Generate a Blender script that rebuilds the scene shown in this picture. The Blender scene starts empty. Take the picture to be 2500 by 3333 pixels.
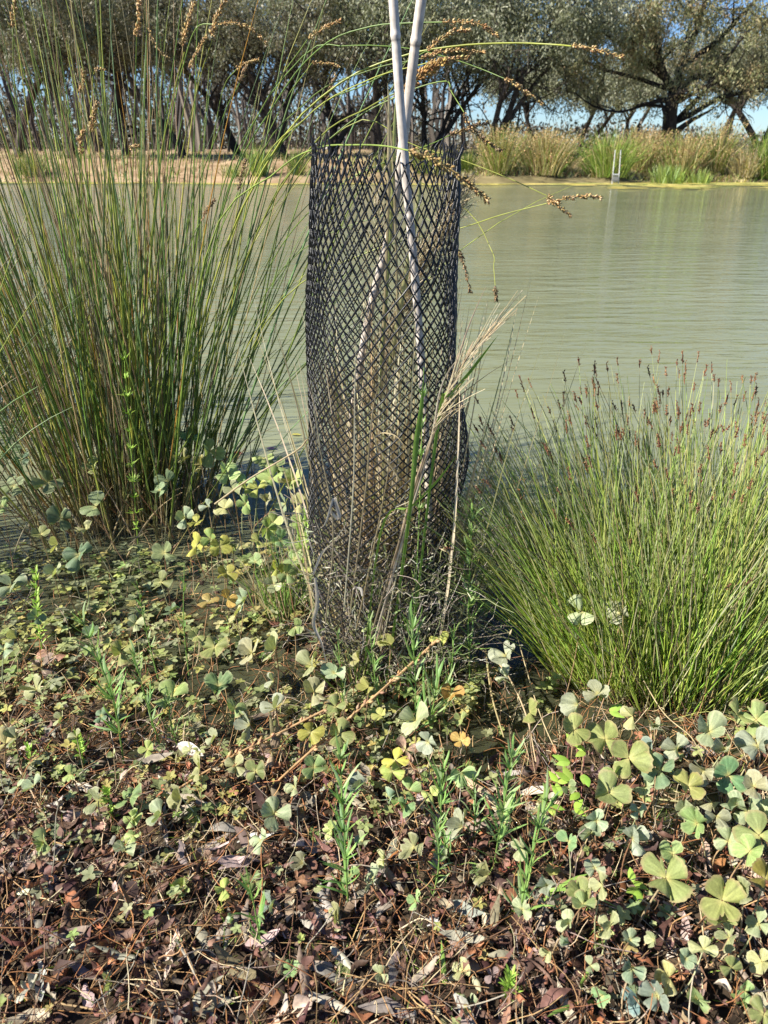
import bpy, math
import numpy as np
from mathutils import Vector

R = math.radians
rng = np.random.default_rng(7)
scene = bpy.context.scene
COL = scene.collection

# ------------------------------------------------------------------ camera, sky, sun, exposure
CAMZ, PITCH, FPX = 1.25, R(27.5), 2300.0
cam_d = bpy.data.cameras.new("camera")
cam = bpy.data.objects.new("camera", cam_d)
COL.objects.link(cam)
cam.location = (0, 0, CAMZ)
cam.rotation_euler = (R(90) - PITCH, 0, 0)
cam_d.sensor_fit = 'VERTICAL'
cam_d.sensor_height = 36
cam_d.lens = 36 * FPX / 3333
cam_d.clip_start = 0.05
cam_d.clip_end = 2000
cam_d.dof.use_dof = True
cam_d.dof.focus_distance = 1.75
cam_d.dof.aperture_fstop = cam_d.lens * 0.001 / 0.0036
scene.camera = cam

SUN_EL, SUN_AZ = R(41), math.atan2(-1.0, -0.33)      # azimuth measured from +Y towards +X
world = bpy.data.worlds.new("World")
scene.world = world
world.use_nodes = True
wn = world.node_tree
sky = wn.nodes.new("ShaderNodeTexSky")
sky.sky_type = 'NISHITA'
sky.sun_disc = False
sky.sun_elevation = SUN_EL
sky.sun_rotation = SUN_AZ
sky.dust_density = 0.15
sky.ozone_density = 2.0
sky.altitude = 200
bg = wn.nodes["Background"]
bg.inputs[1].default_value = 0.058
tint = wn.nodes.new("ShaderNodeVectorMath")
tint.operation = 'MULTIPLY'
tint.inputs[1].default_value = (0.66, 0.88, 1.22)
wn.links.new(sky.outputs[0], tint.inputs[0])
wn.links.new(tint.outputs[0], bg.inputs[0])

sd = bpy.data.lights.new("sun", 'SUN')
sun = bpy.data.objects.new("sun", sd)
COL.objects.link(sun)
sd.energy = 5.0
sd.angle = R(0.53)
sd.color = (1.0, 0.94, 0.83)
sdir = Vector((math.sin(SUN_AZ) * math.cos(SUN_EL), math.cos(SUN_AZ) * math.cos(SUN_EL), math.sin(SUN_EL)))
sun.rotation_euler = (-sdir).to_track_quat('-Z', 'Y').to_euler()
sun.location = (-10, 6, 20)

scene.view_settings.view_transform = 'Standard'
scene.view_settings.look = 'None'
scene.view_settings.exposure = 1.2
scene.view_settings.gamma = 1
scene.cycles.max_bounces = 6
scene.cycles.transparent_max_bounces = 8
scene.cycles.sample_clamp_indirect = 4

# ------------------------------------------------------------------ helpers
cp, sp = math.cos(PITCH), math.sin(PITCH)


def ray(u, v):
    a, b = (u - 1250) / FPX, -(v - 1666.5) / FPX
    return np.array([a, cp + b * sp, -sp + b * cp])


def PY(u, v, y):
    d = ray(u, v)
    return np.array([0, 0, CAMZ]) + d * (y / d[1])


def PZ(u, v, z):
    d = ray(u, v)
    return np.array([0, 0, CAMZ]) + d * ((z - CAMZ) / d[2])


def depth(p):
    return p[1] * cp + (CAMZ - p[2]) * sp


def pix(p):
    d = depth(p)
    return 1250 + FPX * p[0] / d, 1666.5 - FPX * (p[1] * sp + (p[2] - CAMZ) * cp) / d


class MB:
    """collects vertex / face / colour arrays and links them as one mesh object"""
    def __init__(self):
        self.v, self.c, self.q, self.t, self.n = [], [], [], [], 0

    def add(self, v, q=None, t=None, c=(1, 1, 1)):
        v = np.asarray(v, float).reshape(-1, 3)
        c = np.asarray(c, float)
        if c.ndim == 1:
            c = np.tile(c, (len(v), 1))
        self.v.append(v)
        self.c.append(c.reshape(-1, 3))
        if q is not None and len(q):
            self.q.append(np.asarray(q).reshape(-1, 4) + self.n)
        if t is not None and len(t):
            self.t.append(np.asarray(t).reshape(-1, 3) + self.n)
        self.n += len(v)

    def mesh(self, name, mat, smooth=True):
        me = bpy.data.meshes.new(name)
        v = np.concatenate(self.v).astype(np.float32)
        q = np.concatenate(self.q) if self.q else np.zeros((0, 4), int)
        t = np.concatenate(self.t) if self.t else np.zeros((0, 3), int)
        nf = len(q) + len(t)
        me.vertices.add(len(v))
        me.vertices.foreach_set("co", v.ravel())
        loops = np.concatenate([q.ravel(), t.ravel()]).astype(np.int32)
        me.loops.add(len(loops))
        me.loops.foreach_set("vertex_index", loops)
        tot = np.concatenate([np.full(len(q), 4), np.full(len(t), 3)]).astype(np.int32)
        st = np.concatenate([[0], np.cumsum(tot)[:-1]]).astype(np.int32) if nf else tot
        me.polygons.add(nf)
        me.polygons.foreach_set("loop_start", st)
        me.polygons.foreach_set("loop_total", tot)
        me.polygons.foreach_set("use_smooth", np.full(nf, smooth))
        c = np.concatenate(self.c)
        at = me.color_attributes.new("Col", 'FLOAT_COLOR', 'POINT')
        at.data.foreach_set("color", np.concatenate([c, np.ones((len(c), 1))], 1).astype(np.float32).ravel())
        me.materials.append(mat)
        me.update(calc_edges=True)
        return me

    def build(self, name, mat, parent=None, smooth=True, loc=None):
        if loc is not None:
            self.v = [a - np.asarray(loc) for a in self.v]
        o = bpy.data.objects.new(name, self.mesh(name, mat, smooth))
        COL.objects.link(o)
        if parent is not None:
            o.parent = parent
        elif loc is not None:
            o.location = loc
        return o


def tag(o, label=None, cat=None, group=None, kind=None):
    if label: o["label"] = label
    if cat: o["category"] = cat
    if group: o["group"] = group
    if kind: o["kind"] = kind
    return o


def thing(name, loc, label, cat, group=None):
    o = bpy.data.objects.new(name, None)
    COL.objects.link(o)
    o.empty_display_size = 0.05
    o.location = loc
    return tag(o, label, cat, group)


def unit(a):
    return a / np.maximum(np.linalg.norm(a, axis=-1, keepdims=True), 1e-9)


def tubes(P, Rr, k=3, twist=None):
    """P (n,s,3) polylines, Rr (n,s) radii -> verts, quads"""
    P = np.asarray(P, float)
    n, s, _ = P.shape
    T = unit(np.gradient(P, axis=1))
    ref = unit(rng.normal(size=(n, 1, 3)) * 0.3 + np.array([0.25, 1, 0.1]))
    A = unit(np.cross(T, ref))
    B = np.cross(T, A)
    ang = np.arange(k) * 2 * np.pi / k
    V = P[:, :, None] + Rr[:, :, None, None] * (A[:, :, None] * np.cos(ang)[:, None] + B[:, :, None] * np.sin(ang)[:, None])
    i = np.arange(n)[:, None, None] * s * k
    j = np.arange(s - 1)[None, :, None] * k
    m = np.arange(k)[None, None, :]
    m2 = (m + 1) % k
    q = np.stack([i + j + m, i + j + m2, i + j + k + m2, i + j + k + m], -1)
    return V.reshape(-1, 3), q.reshape(-1, 4)


def ribbons(P, W, side, fold=0.0):
    """flat leaf blades; side (n,3) across direction; fold lifts the edges a little (V section)"""
    n, s, _ = P.shape
    T = unit(np.gradient(P, axis=1))
    S = unit(side[:, None] - T * np.sum(T * side[:, None], -1, keepdims=True))
    N = np.cross(T, S)
    L = P + S * W[..., None] + N * (W * fold)[..., None]
    Q = P - S * W[..., None] + N * (W * fold)[..., None]
    V = np.stack([L, P, Q], 2)
    i = np.arange(n)[:, None, None] * s * 3
    j = np.arange(s - 1)[None, :, None] * 3
    m = np.arange(2)[None, None, :]
    q = np.stack([i + j + m, i + j + m + 1, i + j + 4 + m, i + j + 3 + m], -1)
    return V.reshape(-1, 3), q.reshape(-1, 4)


def rep(c, m):
    return np.repeat(np.asarray(c), m, axis=0)


def curve(base, d, L, s, droop=0.0, out=None, wig=0.0):
    """arching stems: base (n,3), d (n,3) unit, L (n,), droop (n,)"""
    n = len(base)
    t = np.linspace(0, 1, s)[None, :, None]
    P = base[:, None] + d[:, None] * L[:, None, None] * t
    dr = np.broadcast_to(np.asarray(droop, float), (n,))[:, None, None]
    h = d.copy(); h[:, 2] = 0
    P = P + (h * 0.8)[:, None] * dr * L[:, None, None] * t ** 2
    P[..., 2:] -= dr * L[:, None, None] * t ** 2.6 * 0.6
    if wig:
        w = rng.normal(size=(n, 2, 3)) * wig
        P = P + w[:, :1] * np.sin(t * np.pi) * L[:, None, None] + w[:, 1:] * np.sin(t * 2 * np.pi) * 0.5 * L[:, None, None]
    return P


def spline(pts, m):
    """smooth polyline through pts (k,3)"""
    pts = np.asarray(pts, float)
    k = len(pts)
    if k == 2:
        t = np.linspace(0, 1, m)[:, None]
        return pts[0] * (1 - t) + pts[1] * t
    e = np.concatenate([[2 * pts[0] - pts[1]], pts, [2 * pts[-1] - pts[-2]]])
    out = []
    for x in np.linspace(0, k - 1 - 1e-6, m):
        i = int(x); f = x - i
        p0, p1, p2, p3 = e[i:i + 4]
        out.append(0.5 * ((2 * p1) + (-p0 + p2) * f + (2 * p0 - 5 * p1 + 4 * p2 - p3) * f * f + (-p0 + 3 * p1 - 3 * p2 + p3) * f ** 3))
    return np.array(out)


def pick(pal, n, w=None, var=0.12):
    pal = np.asarray(pal, float)
    w = None if w is None else np.asarray(w, float) / np.sum(w)
    c = pal[rng.choice(len(pal), n, p=w)]
    return np.clip(c * (1 + rng.normal(size=(n, 1)) * var) * (1 + rng.normal(size=(n, 3)) * var * 0.3), 0.004, 0.95)


def vnoise(x, y, f, seed=0):
    """cheap smooth 2-D value noise, -1..1"""
    x, y = np.asarray(x) * f, np.asarray(y) * f
    xi, yi = np.floor(x), np.floor(y)
    fx, fy = x - xi, y - yi
    fx, fy = fx * fx * (3 - 2 * fx), fy * fy * (3 - 2 * fy)
    h = lambda a, b: (np.sin(a * 127.1 + b * 311.7 + seed * 74.7) * 43758.5453) % 1.0
    return 2 * ((h(xi, yi) * (1 - fx) + h(xi + 1, yi) * fx) * (1 - fy) + (h(xi, yi + 1) * (1 - fx) + h(xi + 1, yi + 1) * fx) * fy) - 1


POOLS = [(0.28, 1.28, .28, .10, .05), (.60, 1.02, .22, .08, .05), (-.30, 1.38, .22, .13, .03), (-1.0, 2.2, .5, .3, .03), (.10, 1.17, .14, .06, .03), (.75, .93, .12, .06, .04), (.4, 1.62, .3, .2, .05)]
YS = [-10, 0, .55, .8, 1.1, 1.45, 1.9, 2.4, 3.0, 4.0, 7, 12, 22, 26.5, 28.0, 28.35, 28.8, 31.5, 45, 120, 900]
ZS = [.3, .09, .055, .04, .016, -.008, -.024, -.045, -.10, -.28, -.6, -.9, -.8, -.4, -.08, 0.0, .17, .66, .84, 1.0, 1.05]


def gz(x, y):
    x, y = np.asarray(x, float), np.asarray(y, float)
    sh = np.where(y > 20, 0.5 * vnoise(x, y * 0, .17, 3) + 0.25 * vnoise(x, y * 0, .6, 5), 0)
    z = np.interp(y - sh, YS, ZS)
    near = np.clip((6 - y) / 3, 0, 1)
    z = z + near * (0.014 * vnoise(x, y, 5, 1) + 0.008 * vnoise(x, y, 14, 2) + 0.004 * vnoise(x, y, 40, 4))
    z = z + np.clip((y - 29) / 3, 0, 1) * .06 * vnoise(x, y, .35, 6) + np.clip((y - 28) / 1, 0, 1) * .03 * vnoise(x, y, 2, 8)
    for cx, cy, rx, ry, dd in POOLS:
        z = z - dd * np.exp(-((x - cx) / rx) ** 2 - ((y - cy) / ry) ** 2) * near
    return z


def srgb(r, g, b):
    f = lambda c: ((c / 255 + .055) / 1.055) ** 2.4 if c > 10 else c / 255 / 12.92
    return (f(r), f(g), f(b))


# ------------------------------------------------------------------ materials
def attr_mat(name, rough=.6, spec=.3, trans=0.0, nscale=0, namt=.25, bump=0.0, bscale=200, tint=None):
    m = bpy.data.materials.new(name)
    m.use_nodes = True
    nt = m.node_tree; N = nt.nodes; L = nt.links
    b = N["Principled BSDF"]
    a = N.new("ShaderNodeAttribute"); a.attribute_name = "Col"
    col = a.outputs["Color"]
    if nscale:
        tc = N.new("ShaderNodeTexCoord")
        nz = N.new("ShaderNodeTexNoise"); nz.inputs["Scale"].default_value = nscale; nz.inputs["Detail"].default_value = 4
        L.new(tc.outputs["Object"], nz.inputs["Vector"])
        mr = N.new("ShaderNodeMapRange"); mr.inputs[1].default_value = .3; mr.inputs[2].default_value = .7
        mr.inputs[3].default_value = 1 - namt; mr.inputs[4].default_value = 1 + namt
        L.new(nz.outputs["Fac"], mr.inputs[0])
        vm = N.new("ShaderNodeVectorMath"); vm.operation = 'SCALE'
        L.new(col, vm.inputs[0]); L.new(mr.outputs[0], vm.inputs["Scale"])
        col = vm.outputs[0]
    L.new(col, b.inputs["Base Color"])
    b.inputs["Roughness"].default_value = rough
    b.inputs["Specular IOR Level"].default_value = spec
    if bump:
        tc = N.new("ShaderNodeTexCoord")
        nz = N.new("ShaderNodeTexNoise"); nz.inputs["Scale"].default_value = bscale; nz.inputs["Detail"].default_value = 3
        L.new(tc.outputs["Object"], nz.inputs["Vector"])
        bp = N.new("ShaderNodeBump"); bp.inputs["Strength"].default_value = bump; bp.inputs["Distance"].default_value = .3 / bscale
        L.new(nz.outputs["Fac"], bp.inputs["Height"]); L.new(bp.outputs[0], b.inputs["Normal"])
    if trans:
        t = N.new("ShaderNodeBsdfTranslucent")
        vm2 = N.new("ShaderNodeVectorMath"); vm2.operation = 'MULTIPLY'; vm2.inputs[1].default_value = tint or (1.15, 1.25, .55)
        L.new(col, vm2.inputs[0]); L.new(vm2.outputs[0], t.inputs["Color"])
        mx = N.new("ShaderNodeMixShader"); mx.inputs[0].default_value = trans
        L.new(b.outputs[0], mx.inputs[1]); L.new(t.outputs[0], mx.inputs[2])
        L.new(mx.outputs[0], N["Material Output"].inputs["Surface"])
    return m


M_CULM = attr_mat("sedge stem", .38, .5, .22, 30, .2)
M_RUSH = attr_mat("rush stem", .45, .4, .38, 30, .18)
M_DRY = attr_mat("dry grass", .7, .25, .38, 40, .2, tint=(1.05, 1.0, .85))
M_SEED = attr_mat("seed head", .75, .2, .12, 150, .3)
M_LEAF = attr_mat("clover fern leaf", .6, .3, .30, 420, .13, .5, 700)
M_HERB = attr_mat("herb leaf", .5, .35, .28, 60, .15)
M_STALK = attr_mat("clover fern stalk", .7, .2, .05, 120, .3)
M_DEAD = attr_mat("dead leaf", .65, .3, .08, 90, .35, .5, 240)
M_TWIG = attr_mat("twig", .8, .2, 0, 120, .3)
M_PLASTIC = attr_mat("black plastic mesh", .36, .38, 0, 200, .2, .3, 400)
M_BARK = attr_mat("bark", .9, .1, 0, 6, .4, .6, 14)
M_CROWN = attr_mat("tree leaf", .5, .4, .16)
M_REED = attr_mat("reed", .6, .3, .25, 3, .15)
M_METAL = attr_mat("galvanised tube", .4, .5, 0, 12, .15)
M_ALGAE = attr_mat("floating weed", .8, .2, 0, 3, .35, .6, 12)


def bamboo_mat():
    m = bpy.data.materials.new("weathered bamboo"); m.use_nodes = True
    N, L = m.node_tree.nodes, m.node_tree.links
    b = N["Principled BSDF"]
    a = N.new("ShaderNodeAttribute"); a.attribute_name = "Col"
    tc = N.new("ShaderNodeTexCoord"); mp = N.new("ShaderNodeMapping"); mp.inputs["Scale"].default_value = (220, 220, 9)
    nz = N.new("ShaderNodeTexNoise"); nz.inputs["Scale"].default_value = 1; nz.inputs["Detail"].default_value = 6
    L.new(tc.outputs["Object"], mp.inputs[0]); L.new(mp.outputs[0], nz.inputs["Vector"])
    n2 = N.new("ShaderNodeTexNoise"); n2.inputs["Scale"].default_value = 60; n2.inputs["Detail"].default_value = 5
    L.new(tc.outputs["Object"], n2.inputs["Vector"])
    ad = N.new("ShaderNodeMath"); ad.operation = 'ADD'; L.new(nz.outputs[0], ad.inputs[0]); L.new(n2.outputs[0], ad.inputs[1])
    mr = N.new("ShaderNodeMapRange"); mr.inputs[1].default_value = .6; mr.inputs[2].default_value = 1.4; mr.inputs[3].default_value = .48; mr.inputs[4].default_value = 1.28
    L.new(ad.outputs[0], mr.inputs[0])
    vm = N.new("ShaderNodeVectorMath"); vm.operation = 'SCALE'; L.new(a.outputs[0], vm.inputs[0]); L.new(mr.outputs[0], vm.inputs["Scale"])
    L.new(vm.outputs[0], b.inputs["Base Color"])
    b.inputs["Roughness"].default_value = .6
    bp = N.new("ShaderNodeBump"); bp.inputs["Strength"].default_value = .4; bp.inputs["Distance"].default_value = .001
    L.new(nz.outputs[0], bp.inputs["Height"]); L.new(bp.outputs[0], b.inputs["Normal"])
    return m


M_BAMBOO = bamboo_mat()


def ramp(N, L, fac, stops):
    r = N.new("ShaderNodeValToRGB")
    e = r.color_ramp.elements
    e[0].position, e[0].color = stops[0][0], (*stops[0][1], 1)
    e[1].position, e[1].color = stops[-1][0], (*stops[-1][1], 1)
    for p, c in stops[1:-1]:
        x = e.new(p); x.color = (*c, 1)
    L.new(fac, r.inputs[0])
    return r.outputs[0]


def ground_mat():
    m = bpy.data.materials.new("ground"); m.use_nodes = True
    N, L = m.node_tree.nodes, m.node_tree.links
    b = N["Principled BSDF"]; b.inputs["Roughness"].default_value = .9; b.inputs["Specular IOR Level"].default_value = .15
    tc = N.new("ShaderNodeTexCoord"); sx = N.new("ShaderNodeSeparateXYZ"); L.new(tc.outputs["Object"], sx.inputs[0])

    def noise(s, d=6):
        n = N.new("ShaderNodeTexNoise"); n.inputs["Scale"].default_value = s; n.inputs["Detail"].default_value = d
        L.new(tc.outputs["Object"], n.inputs["Vector"]); return n.outputs["Fac"]
    nn, n2, nf, nf2 = noise(24, 8), noise(5, 6), noise(1.2, 8), noise(.25, 5)
    mud = ramp(N, L, nn, [(.3, (.014, .010, .007)), (.5, (.038, .027, .018)), (.7, (.09, .065, .042))])
    bed = ramp(N, L, nn, [(.3, (.045, .034, .018)), (.5, (.12, .09, .045)), (.62, (.22, .175, .095)), (.75, (.33, .27, .16))])
    soil = ramp(N, L, nf, [(.3, (.16, .105, .055)), (.5, (.30, .205, .12)), (.7, (.42, .31, .19))])
    straw = ramp(N, L, nf, [(.3, (.09, .075, .035)), (.55, (.20, .165, .08)), (.75, (.33, .28, .15))])

    def mix(f, a, c):
        x = N.new("ShaderNodeMix"); x.data_type = 'RGBA'
        L.new(f, x.inputs[0]); L.new(a, x.inputs[6]); L.new(c, x.inputs[7]); return x.outputs[2]

    def rng_(v, a, c):
        x = N.new("ShaderNodeMapRange"); x.interpolation_type = 'SMOOTHSTEP'; x.inputs[1].default_value = a; x.inputs[2].default_value = c
        L.new(v, x.inputs[0]); return x.outputs[0]
    zz = N.new("ShaderNodeMath"); zz.operation = 'MULTIPLY_ADD'; L.new(n2, zz.inputs[0]); zz.inputs[1].default_value = .03; L.new(sx.outputs[2], zz.inputs[2])
    under = rng_(zz.outputs[0], .028, .002)
    c1 = mix(under, mud, bed)
    xx = N.new("ShaderNodeMath"); xx.operation = 'MULTIPLY_ADD'; L.new(nf2, xx.inputs[0]); xx.inputs[1].default_value = 14; L.new(sx.outputs[0], xx.inputs[2])
    far = mix(rng_(xx.outputs[0], 2, 12), soil, straw)
    c2 = mix(rng_(sx.outputs[1], 20, 27), c1, far)
    L.new(c2, b.inputs["Base Color"])
    bp = N.new("ShaderNodeBump"); bp.inputs["Strength"].default_value = .8; bp.inputs["Distance"].default_value = .012
    L.new(nn, bp.inputs["Height"]); L.new(bp.outputs[0], b.inputs["Normal"])
    return m


def water_mat():
    m = bpy.data.materials.new("pond water"); m.use_nodes = True
    N, L = m.node_tree.nodes, m.node_tree.links
    N.remove(N["Principled BSDF"]); out = N["Material Output"]
    tc = N.new("ShaderNodeTexCoord"); sx = N.new("ShaderNodeSeparateXYZ"); L.new(tc.outputs["Object"], sx.inputs[0])

    def noise(s, sc, d=3, dist=0.):
        mp = N.new("ShaderNodeMapping"); mp.inputs["Scale"].default_value = sc; mp.inputs["Rotation"].default_value = (0, 0, R(-9))
        n = N.new("ShaderNodeTexNoise"); n.inputs["Scale"].default_value = s; n.inputs["Detail"].default_value = d; n.inputs["Distortion"].default_value = dist
        L.new(tc.outputs["Object"], mp.inputs[0]); L.new(mp.outputs[0], n.inputs["Vector"]); return n.outputs["Fac"]
    n1 = noise(1, (1.6, 7, 1), 3, .4); n2 = noise(1, (6, 26, 1), 2, .3); n3 = noise(.5, (.5, 1, 1), 2); n4 = noise(2.5, (1, 1, 1), 4)
    # turbidity grows with the depth of the pond
    ty = N.new("ShaderNodeMath"); ty.operation = 'MULTIPLY_ADD'; L.new(n4, ty.inputs[0]); ty.inputs[1].default_value = .9; L.new(sx.outputs[1], ty.inputs[2])
    mr = N.new("ShaderNodeMapRange"); mr.interpolation_type = 'SMOOTHSTEP'
    for i, v in ((1, 1.7), (2, 3.7), (3, .16), (4, .97)): mr.inputs[i].default_value = v
    L.new(ty.outputs[0], mr.inputs[0])
    tr = N.new("ShaderNodeBsdfTransparent"); tr.inputs[0].default_value = (.86, .80, .62, 1)
    df = N.new("ShaderNodeBsdfDiffuse")
    col = ramp(N, L, n3, [(.35, (.185, .20, .11)), (.65, (.225, .24, .14))])
    L.new(col, df.inputs[0])
    mx = N.new("ShaderNodeMixShader"); L.new(mr.outputs[0], mx.inputs[0]); L.new(tr.outputs[0], mx.inputs[1]); L.new(df.outputs[0], mx.inputs[2])
    gl = N.new("ShaderNodeBsdfGlossy"); gl.inputs["Roughness"].default_value = .03
    h = N.new("ShaderNodeMath"); h.operation = 'MULTIPLY_ADD'; L.new(n2, h.inputs[0]); h.inputs[1].default_value = .22; L.new(n1, h.inputs[2])
    # ripples die out in the sheltered shallows
    rs = N.new("ShaderNodeMapRange")
    for i, v in ((1, 1.4), (2, 4.0), (3, .08), (4, 1.0)): rs.inputs[i].default_value = v
    L.new(sx.outputs[1], rs.inputs[0])
    bp = N.new("ShaderNodeBump"); bp.inputs["Distance"].default_value = .024
    L.new(rs.outputs[0], bp.inputs["Strength"]); L.new(h.outputs[0], bp.inputs["Height"])
    L.new(bp.outputs[0], gl.inputs["Normal"])
    fr = N.new("ShaderNodeFresnel"); fr.inputs[0].default_value = 1.33; L.new(bp.outputs[0], fr.inputs["Normal"])
    mx2 = N.new("ShaderNodeMixShader"); L.new(fr.outputs[0], mx2.inputs[0]); L.new(mx.outputs[0], mx2.inputs[1]); L.new(gl.outputs[0], mx2.inputs[2])
    L.new(mx2.outputs[0], out.inputs["Surface"])
    return m


# ------------------------------------------------------------------ ground and water
def sheet(xs, ys, zf):
    X, Y = np.meshgrid(xs, ys)
    V = np.stack([X, Y, zf(X, Y)], -1).reshape(-1, 3)
    nx, ny = len(xs), len(ys)
    i = np.arange(ny - 1)[:, None] * nx + np.arange(nx - 1)[None]
    return V, np.stack([i, i + 1, i + nx + 1, i + nx], -1).reshape(-1, 4)


xs = np.concatenate([[-900, -400, -200, -120], np.arange(-80, -8, 1.2), np.arange(-8, -2, .25), np.arange(-2, 2.2, .02), np.arange(2.2, 8, .25), np.arange(8, 80, 1.2), [120, 200, 400, 900]])
ys = np.concatenate([np.arange(-10, -.2, .7), np.arange(-.2, 3.4, .02), np.arange(3.4, 8, .15), np.arange(8, 26, .7), np.arange(26, 33, .15), np.arange(33, 60, 1), [70, 90, 120, 200, 400, 900]])
g = MB(); V, q = sheet(xs, ys, gz); g.add(V, q)
tag(g.build("ground", ground_mat()), "muddy pond edge with far earth bank", kind="structure")
w = MB(); V, q = sheet(np.linspace(-90, 90, 40), np.linspace(-.1, 33, 40), lambda X, Y: X * 0); w.add(V, q)
tag(w.build("water", water_mat(), smooth=False), "murky green pond water", kind="structure")

# ------------------------------------------------------------------ trees on the far bank
LEAF_GREY = [(.24, .25, .155), (.18, .19, .105), (.32, .32, .23), (.12, .13, .07)]
LEAF_OLIVE = [(.22, .23, .10), (.28, .27, .15), (.15, .16, .065), (.32, .22, .12)]
LEAF_DARK = [(.16, .16, .095), (.11, .115, .06), (.22, .215, .15), (.18, .14, .09)]
BARK = (.055, .045, .038)
BARKB = (.12, .10, .085)


def limb_poly(p, d, L, s, wand, up=0.0, rg=rng):
    pts = [np.array(p, float)]
    d = np.array(d, float)
    for _ in range(s - 1):
        d = d + rg.normal(size=3) * wand
        d[2] += up
        d /= np.linalg.norm(d)
        pts.append(pts[-1] + d * L / (s - 1))
    return np.array(pts), d


def tree(x, y, h, seed, label, pal, lean=(0, 0), ntrunk=1, rad=.22, spread=.55, nleaf=22000, limbs=None, bark=BARK, clump=.55, low=.28, leafsize=1.0, name="gum_tree", group="trees along the far bank"):
    rg = np.random.default_rng(seed)
    z0 = float(gz(x, y)) - .1
    base = np.array([x, y, z0])
    main = []
    s = 9
    if limbs is None:
        for k in range(ntrunk):
            d = np.array([lean[0] + rg.normal() * .25 * (ntrunk > 1), lean[1] + rg.normal() * .2, 1.0]); d /= np.linalg.norm(d)
            tl = h * rg.uniform(.35, .5)
            P, dd = limb_poly(base + np.array([rg.normal() * .15 * (ntrunk > 1), rg.normal() * .1, 0]), d, tl, s, .10, 0, rg)
            r0 = rad * rg.uniform(.8, 1.1) / math.sqrt(ntrunk)
            main.append((P, np.linspace(r0, r0 * .62, s)))
            nb = rg.integers(4, 6)
            for b in range(nb):
                a = b * 2 * np.pi / nb + rg.uniform(-.5, .5)
                d2 = dd * .8 + np.array([math.cos(a), math.sin(a), .25 + .3 * rg.random()]) * spread * 1.6
                d2 /= np.linalg.norm(d2)
                i = rg.integers(5, s)
                Q, _ = limb_poly(P[i], d2, h * rg.uniform(.38, .55), s, .13, .03, rg)
                main.append((Q, np.linspace(r0 * .45, r0 * .12, s)))
    else:
        for P, r0, r1 in limbs:
            main.append((spline(P, s), np.linspace(r0, r1, s)))
    sub, tips = [], []
    for mi, (P, rr) in enumerate(main):
        if rr[0] > rad * .6 and limbs is None:
            continue
        for k in range(7):
            f = rg.uniform(.25, 1.0)
            i = min(int(f * (s - 1)), s - 2)
            p = P[i] + (P[i + 1] - P[i]) * rg.random()
            t = P[i + 1] - P[i]; t /= np.linalg.norm(t)
            d = t * .5 + rg.normal(size=3) * .6 + np.array([0, 0, .1]); d /= np.linalg.norm(d)
            Q, dq = limb_poly(p, d, h * rg.uniform(.14, .25), s, .18, -.02, rg)
            sub.append((Q, np.linspace(rr[i] * .5, .012, s)))
            for j in (3, 5, 7, 8): tips.append(Q[j] + rg.normal(size=3) * .25)
            for m in range(2):
                i2 = rg.integers(3, 8)
                d3 = dq + rg.normal(size=3) * .8 - np.array([0, 0, .35]); d3 /= np.linalg.norm(d3)
                S, _ = limb_poly(Q[i2], d3, h * .10, s, .2, -.06, rg)
                sub.append((S, np.linspace(.022, .007, s)))
                tips += [S[4], S[8]]
        tips.append(P[-1])
    tips = np.array(tips)
    tips = tips[tips[:, 2] > z0 + h * (low + rg.normal(size=len(tips)) * .07)]
    o = thing(name, base, label, "tree", group)
    tm = MB()
    for lst, k in ((main, 8), (sub, 4)):
        P = np.array([a for a, _ in lst]); rr = np.array([b for _, b in lst])
        V, q = tubes(P, rr, k)
        tm.add(V, q, c=np.array(bark) * (1 + .3 * rg.normal(size=(len(V), 1)).clip(-1, 1)))
    tm.build("trunk", M_BARK, o, loc=base)
    # leaves: small drooping blades gathered in clumps
    nl = nleaf
    ci = rg.integers(0, len(tips), nl)
    cs = rg.uniform(.6, 1.25, len(tips)) * clump
    off = unit(rg.normal(size=(nl, 3))) * (rg.random((nl, 1)) ** .45) * cs[ci][:, None]
    off[:, 2] *= .8
    C = tips[ci] + off
    C[:, 2] -= rg.random(nl) * .25
    L = rg.uniform(.07, .15, nl) * leafsize; W = L * rg.uniform(.13, .2, nl)
    d = unit(rg.normal(size=(nl, 3)) * .6 + np.array([0, 0, -.75]))
    sd_ = unit(np.cross(d, rg.normal(size=(nl, 3))))
    V = np.stack([C - d * L[:, None] * .5, C + sd_ * W[:, None], C + d * L[:, None] * .5, C - sd_ * W[:, None]], 1)
    pc = np.asarray(pal)[rg.integers(0, len(pal), len(tips))] * rg.uniform(.7, 1.3, (len(tips), 1))
    pl = np.asarray(pal)[rg.integers(0, len(pal), nl)] * rg.uniform(.7, 1.3, (nl, 1))
    cc = (pc[ci] * .5 + pl * .5)
    cm = MB(); cm.add(V.reshape(-1, 3), np.arange(nl * 4).reshape(-1, 4), c=rep(cc, 4))
    cm.build("crown", M_CROWN, o, smooth=False, loc=base)
    return o


def W(u, v, y):
    return PY(u, v, y)


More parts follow.
